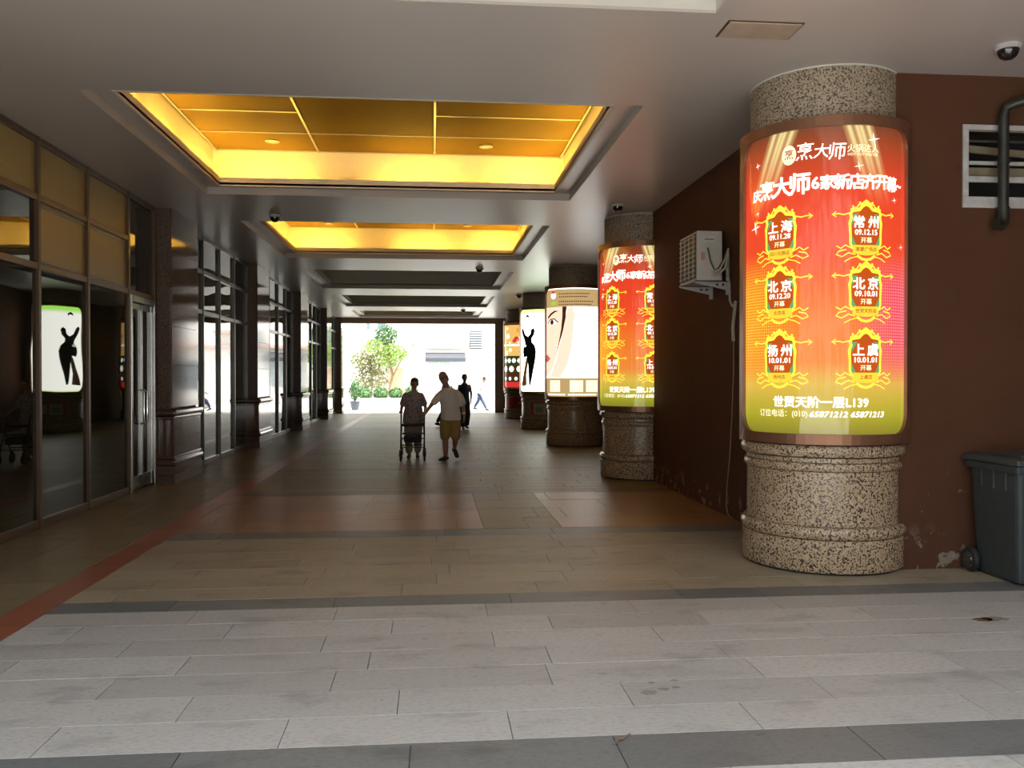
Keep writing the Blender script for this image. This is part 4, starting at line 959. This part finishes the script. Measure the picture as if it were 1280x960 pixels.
for q in (((-2.2, 47.5, 1.6), (-1.8, 47.4, 2.4), (-1.5, 47.3, 3.0)), ((-2.35, 47.5, 2.3), (-2.9, 47.6, 2.9), (-3.2, 47.6, 3.3)), ((-2.3, 47.5, 1.2), (-2.9, 47.4, 1.8), (-3.4, 47.4, 2.2))):
    MB().tube(q, [.045, .03, .015], 6).build('branch', 'bark', tr)
for k, (c_, r_, n_) in enumerate((((-2.55, 47.5, 3.9), (.65, .6, .55), 420), ((-2.9, 47.5, 3.3), (.9, .7, .45), 320), ((-1.9, 47.4, 2.9), (.6, .6, .5), 200), ((-2.4, 47.5, 2.6), (.7, .6, .5), 260))):
    leaves('foliage', c_, r_, n_, .10, 'leaf_light' if k else 'leaf_dark', tr, k)
vn = thing('climbing_shrub', (-3.6, 48.6, 0), 'olive climbing shrub covering the porch opening left of the tree', 'shrub')
MB().tube([(-3.5, 48.7, 0), (-3.4, 48.7, 1.2), (-3.6, 48.7, 2.6)], [.06, .05, .02], 6).build('stem', 'bark', vn)
for k, (c_, r_, n_) in enumerate((((-3.9, 48.7, 2.5), (.75, .4, .65), 420), ((-2.9, 48.7, 2.4), (.8, .4, .7), 420), ((-3.5, 48.5, 1.5), (1.1, .45, .6), 520))):
    leaves('foliage', c_, r_, n_, .09, 'leaf_olive', vn, 20+k)
pw = thing('planter', (-2.35, 45.6, 0), 'long low white planter holding the hedge on the plaza', 'planter')
for a in ((-4.05, -.65, 45.05, 45.13), (-4.05, -.65, 46.07, 46.15), (-4.05, -3.97, 45.13, 46.07), (-.73, -.65, 45.13, 46.07)): B(*a, -.01, .5).build('side', 'facade_white', pw)
B(-3.97, -.73, 45.13, 46.07, 0, .4).build('soil', 'bark', pw)
for k, x_ in enumerate((-3.55, -2.75, -1.95, -1.15)):
    bs = thing('bush', (x_, 45.6, .4), 'rounded green bush in the white planter, '+['leftmost of four', 'second of four from the left', 'third of four from the left', 'rightmost of four'][k], 'bush', 'hedge bushes in the planter')
    MB().ball((x_, 45.6, .68), (.33, .3, .27), 12, 8).build('mass', 'leaf_dark', bs)
    MB().tube([(x_, 45.6, .4), (x_, 45.6, .6)], .05, 6).build('stem', 'bark', bs)
    leaves('foliage', (x_, 45.6, .74), (.40, .38, .33+.05*(k%2)), 420, .07, 'leaf_dark', bs, 40+k)
pl = thing('potted_shrub', (-3.75, 42.0, 0), 'upright green shrub in a dark grey pot at the left of the mouth', 'potted plant')
MB().lathe(-3.75, 42, [(.0001, 0), (.17, 0), (.235, .38), (.25, .38), (.25, .43), (.21, .43), (.2, .38), (.0001, .37)], 24).build('pot', 'pot_grey', pl)
MB().tube([(-3.75, 42, .35), (-3.74, 42, 1.0)], .03, 6).build('stem', 'bark', pl)
MB().ball((-3.75, 42, .95), (.2, .2, .38), 10, 8).build('mass', 'leaf_dark', pl)
leaves('foliage', (-3.75, 42, .95), (.31, .3, .5), 520, .06, 'leaf_dark', pl, 77)
# ================================================================== PEOPLE
def fuse(name, mb, mat, parent, voxel=.009, smooth=4):
    """overlapping limbs and trunk fused into one continuous skin"""
    me = bpy.data.meshes.new(name); me.from_pydata([tuple(v) for v in mb.v], [], mb.f)
    ob = bpy.data.objects.new(name, me); COL.objects.link(ob)
    m1 = ob.modifiers.new('r', 'REMESH'); m1.mode = 'VOXEL'; m1.voxel_size = voxel; m1.use_smooth_shade = True
    m2 = ob.modifiers.new('s', 'SMOOTH'); m2.iterations = smooth; m2.factor = .5
    out = bpy.data.meshes.new_from_object(ob.evaluated_get(bpy.context.evaluated_depsgraph_get()))
    bpy.data.objects.remove(ob); bpy.data.meshes.remove(me); out.name = name
    return link(name, out, mat, parent)
def limb(mb, pts, rs, n=12):
    """tapered rounded limb"""
    mb.tube(pts, rs, n)
    for p, r in ((pts[0], rs[0]), (pts[-1], rs[-1])):
        mb.ball(p, r if not isinstance(r, tuple) else min(r), 10, 8)
def ringstack(mb, rings, n=20):
    """rings: (x, y, z, rx, ry)"""
    vs = [(x+rx*math.cos(2*math.pi*k/n), y+ry*math.sin(2*math.pi*k/n), z) for (x, y, z, rx, ry) in rings for k in range(n)]
    fs = [(i*n+k, i*n+(k+1) % n, (i+1)*n+(k+1) % n, (i+1)*n+k) for i in range(len(rings)-1) for k in range(n)]
    fs += [tuple(range(n))[::-1], tuple((len(rings)-1)*n+k for k in range(n))]
    mb.add(vs, fs)
def hand(mb, wrist, d, side, curl=.6, k=1.0):
    """palm, four unequal curled fingers and a thumb; d = direction the hand points, side = thumb side"""
    d = Vector(d).normalized(); s_ = Vector(side); s_ = (s_-d*s_.dot(d)).normalized(); nrm = d.cross(s_); w = Vector(wrist)
    pc = w+d*.05*k
    mb.tube([w, w+d*.03*k, w+d*.085*k], [(.024*k, .019*k), (.036*k, .017*k), (.038*k, .014*k)], 10)
    mb.ball(pc, .026*k, 8, 6)
    for j, L in enumerate((.068, .078, .072, .056)):
        b0 = w+d*.08*k+s_*(.030-.020*j)*k; b1 = b0+(d*math.cos(curl*.5)+nrm*math.sin(curl*.5))*L*.5*k; b2 = b1+(d*math.cos(curl*1.6)+nrm*math.sin(curl*1.6))*L*.5*k
        mb.tube([b0-d*.02*k, b0, b1, b2], [.0095*k, .0095*k, .009*k, .0075*k], 6)
    t0 = w+d*.03*k+s_*.028*k
    mb.tube([t0-s_*.015*k, t0+s_*.018*k+d*.02*k, t0+s_*.026*k+d*.05*k+nrm*.012*k], [.012*k, .011*k, .008*k], 6)
def head(mb, c, rot, k=1.0):
    """skull, jaw, nose, brow, ears; face looks along local -Y"""
    c = Vector(c)
    def q(x, y, z): return c+rot @ Vector((x*k, y*k, z*k))
    def ell(p, r):
        b0 = len(mb.v); mb.ball((0, 0, 0), r, 14, 10)
        for j in range(b0, len(mb.v)): mb.v[j] = tuple(c+rot @ ((Vector(mb.v[j])+Vector(p))*k))
    ell((0, .015, .03), (.077, .096, .088)); ell((0, -.012, -.045), (.060, .068, .072)); ell((0, -.055, -.095), (.030, .025, .022))
    mb.tube([q(0, -.085, .012), q(0, -.108, -.022), q(0, -.088, -.032)], [.009*k, .016*k, .012*k], 8)
    ell((0, -.073, -.063), (.025, .014, .011)); ell((0, -.070, .022), (.05, .02, .012))
    for s_ in (-1, 1): ell((s_*.080, .012, -.012), (.012, .024, .034))
    return q
def face_bits(q, root, k=1.0):
    for s_ in (-1, 1):
        MB().ball(q(s_*.031, -.080, .0), .0105*k, 8, 6).build('eye', 'hair_dark', root)
        MB().tube([q(s_*.014, -.088, .022), q(s_*.032, -.088, .028), q(s_*.05, -.078, .02)], .004, 6).build('eyebrow', 'hair_dark', root)
    MB().tube([q(-.022, -.082, -.062), q(0, -.088, -.060), q(.022, -.082, -.062)], .005, 6).build('mouth', 'shoe_brown', root)
def shoe(name, ankle, toe, mat, root, k=1.0, h=.05):
    """ankle point to toe point, sole under"""
    a = Vector(ankle); t_ = Vector(toe); d = (t_-a); mb = MB()
    hl = a-Vector((d.x, d.y, 0)).normalized()*.05*k+Vector((0, 0, d.z*.1))
    up = Vector((0, 0, 1))
    mb.tube([hl, a+d*.2, a+d*.6, t_-d*.05, t_+d*.02], [(.032*k, h*.8), (.040*k, h), (.046*k, h*.75), (.040*k, h*.55), (.02*k, h*.35)], 12)
    mb.ball(hl, (.034*k, .034*k, h*.8), 10, 8)
    return fuse(name, mb, mat, root, .008, 3)
def rotm(yaw=0, pitch=0, roll=0): return Matrix.Rotation(R_(yaw), 3, 'Z') @ Matrix.Rotation(R_(roll), 3, 'Y') @ Matrix.Rotation(R_(pitch), 3, 'X')
def at_(o, p): return (o[0]+p[0], o[1]+p[1], p[2])

# ---- man in white polo shirt walking towards the viewer, leaning to the woman
O = (.33, 16.7); A = lambda *p: at_(O, p)
mn = thing('person', (*O, 0), 'person in white polo shirt and khaki shorts leaning towards the walker', 'person')
bd = MB()
ringstack(bd, [(O[0]+x, O[1]+y, z, rx, ry) for x, y, z, rx, ry in ((.01, .03, .80, .155, .115), (.01, .02, .92, .165, .12), (.0, 0, 1.08, .16, .115), (-.01, -.02, 1.22, .175, .12), (-.02, -.03, 1.34, .165, .105), (-.03, -.04, 1.42, .09, .07))])
bd.tube([A(-.04, -.04, 1.38), A(-.07, -.07, 1.46), A(-.10, -.10, 1.53)], [.062, .057, .056], 12)
q = head(bd, A(-.135, -.12, 1.615), rotm(-32, 16, -12), 1.02)
limb(bd, [A(-.16, -.03, 1.29), A(-.36, -.08, 1.09), A(-.46, -.10, .95)], [.052, .042, .029])
hand(bd, A(-.465, -.10, .945), (-.62, .05, -.55), (.2, -.9, .3), .9)
limb(bd, [A(.14, -.02, 1.30), A(.255, .02, 1.09), A(.275, -.05, .88)], [.055, .043, .029])
hand(bd, A(.275, -.052, .875), (.02, -.12, -1), (-.2, -1, 0), .6)
limb(bd, [A(-.085, .02, .84), A(-.09, -.05, .46), A(-.085, -.01, .25), A(-.085, .0, .07)], [.095, .062, .058, .036])
limb(bd, [A(.10, .02, .84), A(.11, -.06, .47), A(.105, .10, .34), A(.10, .25, .22)], [.095, .062, .056, .036])
fuse('body', bd, 'skin', mn)
face_bits(q, mn, 1.02)
hr = MB(); 
for a in range(-6, 7):
    th = R_(a*15); hr.ball(q(.075*math.sin(th), .02+.082*math.cos(th), .0), .018, 8, 6)
fuse('hair', hr, 'hair_grey', mn, .008, 2)
sh = MB()
ringstack(sh, [(O[0]+x, O[1]+y, z, rx, ry) for x, y, z, rx, ry in ((.02, .03, .79, .20, .15), (.015, .02, .92, .195, .15), (.0, 0, 1.08, .187, .14), (-.01, -.02, 1.22, .198, .14), (-.02, -.03, 1.33, .19, .125), (-.03, -.04, 1.40, .12, .095), (-.035, -.045, 1.425, .085, .075))], 24)
limb(sh, [A(-.15, -.03, 1.315), A(-.23, -.05, 1.24), A(-.30, -.065, 1.15)], [.072, .074, .07]); limb(sh, [A(.12, -.025, 1.325), A(.19, -.01, 1.25), A(.24, .0, 1.12)], [.07, .078, .074])
so = fuse('polo_shirt', sh, 'shirt_white', mn)
MB().tube([A(-.10, -.105, 1.40), A(-.05, -.14, 1.37), A(-.03, -.15, 1.33), A(0, -.14, 1.37), A(.035, -.10, 1.415), A(.04, -.03, 1.44), A(-.03, .03, 1.45), A(-.10, -.03, 1.43), A(-.10, -.105, 1.40)], .014, 8).build('collar', 'shirt_white', so)
B(O[0]-.036, O[0]-.024, O[1]-.172, O[1]-.160, 1.19, 1.34).build('placket', 'shirt_white', so)
st_ = MB()
ringstack(st_, [(O[0]+.005, O[1]+.025, .74, .185, .135), (O[0]+.005, O[1]+.02, .84, .182, .135), (O[0]+.005, O[1]+.02, .9, .17, .125)], 24)
limb(st_, [A(-.085, .02, .76), A(-.092, -.02, .60), A(-.093, -.04, .49)], [.112, .105, .10]); limb(st_, [A(.10, .02, .76), A(.112, -.03, .60), A(.112, -.045, .49)], [.112, .105, .10])
fuse('shorts', st_, 'khaki', mn)
MB().lathe(O[0]+.275, O[1]-.035, [(.031, .91), (.036, .915), (.036, .935), (.031, .94)], 14, closed=True).build('watch', 'steel', mn)
shoe('shoe', A(-.085, .0, .05), A(-.20, -.17, .035), 'shoe_black', mn, 1.1)
shoe('shoe', A(.10, .27, .20), A(.15, .14, .05), 'shoe_black', mn, 1.1)

# ---- woman behind the rollator
O = (-.39, 17.25); A = lambda *p: at_(O, p)
wm = thing('person', (*O, 0), 'person in patterned grey blouse pushing the wheeled walker', 'person')
bd = MB()
ringstack(bd, [(O[0]+x, O[1]+y, z, rx, ry) for x, y, z, rx, ry in ((0, .05, .74, .165, .13), (0, .05, .9, .16, .13), (0, .02, 1.05, .15, .12), (0, -.02, 1.2, .165, .12), (0, -.03, 1.29, .14, .095), (.01, -.04, 1.35, .075, .06))])
bd.tube([A(.01, -.04, 1.32), A(.02, -.07, 1.41), A(.025, -.08, 1.44)], [.052, .048, .047], 12)
q = head(bd, A(.028, -.10, 1.49), rotm(8, 6, 3), .95)
limb(bd, [A(-.17, -.02, 1.25), A(-.225, -.08, 1.03), A(-.235, -.33, .94)], [.047, .038, .027])
hand(bd, A(-.235, -.33, .94), (0, -1, -.1), (1, 0, .2), 1.2, .92)
limb(bd, [A(.17, -.02, 1.25), A(.245, -.06, 1.03), A(.235, -.33, .94)], [.047, .038, .027])
hand(bd, A(.235, -.33, .94), (0, -1, -.1), (-1, 0, .2), 1.2, .92)
for s_, dy in ((-1, -.06), (1, .04)):
    limb(bd, [A(s_*.085, .05, .78), A(s_*.085, dy, .45), A(s_*.08, dy+.05, .08)], [.09, .06, .036])
fuse('body', bd, 'skin', wm)
face_bits(q, wm, .95)
hr = MB(); 
for p_, r_ in (((0, .028, .055), (.088, .102, .082)), ((-.055, .03, .01), (.035, .065, .06)), ((.055, .03, .01), (.035, .065, .06)), ((0, .07, -.01), (.065, .05, .07))):
    b0 = len(hr.v); hr.ball((0, 0, 0), r_, 14, 10)
    for j in range(b0, len(hr.v)): hr.v[j] = tuple(q(*(Vector(hr.v[j])+Vector(p_))))
fuse('hair', hr, 'hair_dark', wm, .008, 3)
sh = MB()
ringstack(sh, [(O[0]+x, O[1]+y, z, rx, ry) for x, y, z, rx, ry in ((0, .05, .70, .215, .17), (0, .05, .84, .205, .165), (0, .02, 1.03, .18, .145), (0, -.02, 1.18, .19, .14), (0, -.03, 1.28, .175, .115), (.005, -.035, 1.335, .10, .08))], 24)
limb(sh, [A(-.15, -.02, 1.245), A(-.205, -.05, 1.10)], [.072, .068]); limb(sh, [A(.15, -.02, 1.245), A(.215, -.05, 1.10)], [.072, .068])
fuse('blouse', sh, 'blouse', wm)
st_ = MB()
ringstack(st_, [(O[0], O[1]+.05, .72, .185, .15), (O[0], O[1]+.05, .82, .18, .15)], 20)
for s_, dy in ((-1, -.06), (1, .04)): limb(st_, [A(s_*.088, .05, .74), A(s_*.09, dy, .45), A(s_*.085, dy+.04, .17)], [.108, .085, .075])
fuse('trousers', st_, 'trouser_grey', wm)
shoe('shoe', A(-.08, -.0, .05), A(-.10, -.17, .035), 'shoe_brown', wm, .95); shoe('shoe', A(.08, .09, .05), A(.09, -.09, .035), 'shoe_brown', wm, .95)

# ---- rollator walker
O = (-.39, 16.82); A = lambda *p: at_(O, p)
rw = thing('rollator_walker', (*O, 0), 'dark folding walker with four wheels, seat and bag, in front of the grey blouse', 'walker')
for s_ in (-1, 1):
    MB().tube([A(s_*.225, -.22, .16), A(s_*.225, -.10, .50), A(s_*.225, .02, .80), A(s_*.228, .06, .92)], .016, 10).build('front_leg', 'black_plastic', rw)
    MB().tube([A(s_*.225, -.06, .58), A(s_*.225, .10, .36), A(s_*.225, .22, .16)], .014, 10).build('rear_leg', 'black_plastic', rw)
    hb = MB().tube([A(s_*.228, .05, .905), A(s_*.232, .10, .935), A(s_*.232, .20, .925)], .014, 10).build('handlebar', 'steel', rw)
    MB().tube([A(s_*.232, .07, .934), A(s_*.232, .21, .924)], .021, 10).build('grip', 'black_rubber', hb)
    MB().tube([A(s_*.225, .03, .88), A(s_*.225, .10, .86), A(s_*.227, .17, .885)], .006, 6).build('brake_lever', 'steel', hb)
    MB().tube([A(s_*.228, .06, .87), A(s_*.205, -.06, .65), A(s_*.225, -.17, .30)], .004, 6).build('brake_cable', 'black_rubber', rw)
    for yy, nm in ((-.24, 'front'), (.24, 'rear')):
        m_ = MB().lathe(0, 0, [(.055, -.014), (.09, -.017), (.098, 0), (.09, .017), (.055, .014)], 24, closed=True)
        wh = m_.build('wheel', 'black_rubber', rw); mt = Matrix.Translation(A(s_*.228, yy, .098)) @ Matrix.Rotation(R_(90), 4, 'Y'); wh.data.transform(mt)
        h_ = MB().lathe(0, 0, [(.0001, -.016), (.02, -.016), (.056, -.008), (.056, .008), (.02, .016), (.0001, .016)], 20).build('hub', 'mullion_grey', wh); h_.data.transform(mt)
        for dx in (-.026, .026): MB().tube([A(s_*.228+dx, yy, .098), A(s_*.226+dx*.8, yy*.92, .20)], .008, 6).build('fork', 'black_plastic', rw)
        MB().bbox(O[0]+s_*.226-.03, O[0]+s_*.226+.03, O[1]+yy*.92-.02, O[1]+yy*.92+.02, .19, .225, .006).build('fork_crown', 'black_plastic', rw)
MB().bbox(O[0]-.20, O[0]+.20, O[1]-.12, O[1]+.12, .515, .55, .012).build('seat', 'black_plastic', rw)
MB().tube([A(-.21, -.05, .70), A(-.15, -.10, .695), A(0, -.12, .69), A(.15, -.10, .695), A(.21, -.05, .70)], .026, 10).build('back_strap', 'black_rubber', rw)
bg_ = MB().bbox(O[0]-.17, O[0]+.17, O[1]-.16, O[1]+.06, .36, .50, .035).build('bag', 'navy_cloth', rw)
MB().tube([A(-.15, -.165, .40), A(-.1, -.17, .46), A(0, -.172, .485), A(.1, -.17, .46), A(.15, -.165, .40)], .008, 6).build('bag_trim', 'steel', bg_)
MB().tube([A(-.222, -.18, .27), A(.222, -.18, .27)], .011, 8).build('crossbar', 'steel', rw); MB().tube([A(-.222, -.12, .44), A(.222, -.12, .44)], .011, 8).build('crossbar', 'black_plastic', rw)
MB().tube([A(-.222, .14, .29), A(.222, .14, .29)], .011, 8).build('crossbar', 'steel', rw)

def walker_person(O, label, yaw, hgt, top, bottom, hairm, skinm, shoem, stride, arms, sleeve, wide=.0, lean=0., hairlong=False):
    """a standing or striding figure seen from afar; local -Y is forward"""
    k = hgt/1.72; Rz = Matrix.Rotation(R_(yaw), 3, 'Z')
    def A(x, y, z):
        v_ = Vector((x, y+(-lean*max(0, z-.9)), z))*k; v_ = Rz @ v_; return (O[0]+v_.x, O[1]+v_.y, v_.z)
    r = thing('person', (*O, 0), label, 'person'); bd = MB()
    def torso(m_, rings, n=20):
        b0 = len(m_.v); ringstack(m_, rings, n)
        for j in range(b0, len(m_.v)): m_.v[j] = A(*m_.v[j])
    def L(m_, pts, rs): limb(m_, [A(*p_) for p_ in pts], [x*k for x in rs])
    torso(bd, [(0, .02, .84, .15, .11), (0, .02, .95, .15, .11), (0, .0, 1.1, .135, .105), (0, 0, 1.27, .155, .11), (0, 0, 1.38, .14, .09), (0, 0, 1.45, .07, .06)])
    bd.tube([A(0, 0, 1.42), A(0, -.015, 1.5), A(0, -.02, 1.55)], [.055*k, .05*k, .05*k], 12)
    q = head(bd, A(0, -.03, 1.605), Rz @ rotm(0, 4+lean*30, 0), .98*k)
    for s_, (el, wr) in zip((-1, 1), arms):
        L(bd, [(s_*.165, 0, 1.36), el, wr], [.048, .039, .027])
        d_ = Vector(A(*wr))-Vector(A(*el)); hand(bd, A(*wr), d_, Rz @ Vector((-s_*.3, -1, 0)), .7, .95*k)
    fe = []
    for s_, dy in zip((-1, 1), stride):
        kn = (s_*.09, dy*.45-.03, .47); an = (s_*.085, dy, .08+max(0, dy)*.18); fe.append(an)
        L(bd, [(s_*.085, .02, .86), kn, an], [.088, .06, .036])
    fuse('body', bd, skinm, r, .010)
    face_bits(q, r, k)
    hr = MB(); bits = [((0, .028, .055), (.088, .102, .082)), ((-.055, .035, .01), (.036, .065, .06)), ((.055, .035, .01), (.036, .065, .06)), ((0, .075, -.01), (.066, .05, .08))]
    if hairlong: bits.append(((0, .06, -.07), (.07, .04, .08)))
    for p_, r_ in bits:
        b0 = len(hr.v); hr.ball((0, 0, 0), r_, 14, 10)
        for j in range(b0, len(hr.v)): hr.v[j] = tuple(q(*(Vector(hr.v[j])+Vector(p_))))
    fuse('hair', hr, hairm, r, .009, 3)
    sh = MB(); torso(sh, [(0, .02, .84, .18, .135), (0, .02, .95, .172, .13), (0, 0, 1.1, .155, .125), (0, 0, 1.27, .175, .13), (0, 0, 1.37, .15 if sleeve else .11, .105), (0, 0, 1.43, .09, .075)], 22)
    if sleeve:
        for s_, (el, wr) in zip((-1, 1), arms):
            m1 = tuple(a+(b-a)*sleeve for a, b in zip((s_*.155, 0, 1.36), el)); L(sh, [(s_*.145, 0, 1.355), m1], [.068, .06])
    fuse('top', sh, top, r, .010)
    tr_ = MB(); torso(tr_, [(0, .02, .80, .172, .132), (0, .02, .92, .168, .13)], 20)
    for s_, dy in zip((-1, 1), stride):
        L(tr_, [(s_*.085, .02, .84), (s_*.09, dy*.45-.025, .47), (s_*.085, dy*.9, .16+max(0, dy)*.15)], [.102, .08+wide, .066+wide])
    fuse('trousers', tr_, bottom, r, .010)
    for an, s_ in zip(fe, (-1, 1)):
        shoe('shoe', A(an[0], an[1], an[2]-.03), A(an[0]+s_*.015, an[1]-.19, max(.035, an[2]-.045-max(0, an[1])*.25)), shoem, r, k)
    return r
walker_person((.98, 26.6), 'person in long dark sleeveless dungarees standing behind the pair with the walker', 14, 1.70, 'navy_cloth', 'navy_cloth', 'hair_dark', 'skin_dark', 'shoe_brown',
              (-.10, .10), (((-.20, .06, 1.10), (-.12, .14, .90)), ((.235, .05, 1.12), (.21, .0, .88))), 0., .03)
walker_person((.40, 27.8), 'person in dark trousers mostly hidden behind the white polo shirt', 75, 1.66, 'shirt_white', 'navy_cloth', 'hair_dark', 'skin', 'shoe_black',
              (-.34, .30), (((-.2, .05, 1.1), (-.2, -.1, .9)), ((.2, .05, 1.1), (.2, .1, .88))), .8)
walker_person((2.25, 41.2), 'person in white top and blue jeans striding across the sunlit plaza', 62, 1.60, 'shirt_white', 'jeans', 'hair_dark', 'skin', 'shoe_black',
              (-.42, .34), (((-.2, -.05, 1.12), (-.18, -.25, .95)), ((.2, .1, 1.1), (.2, .22, .92))), .8, .01, .35)
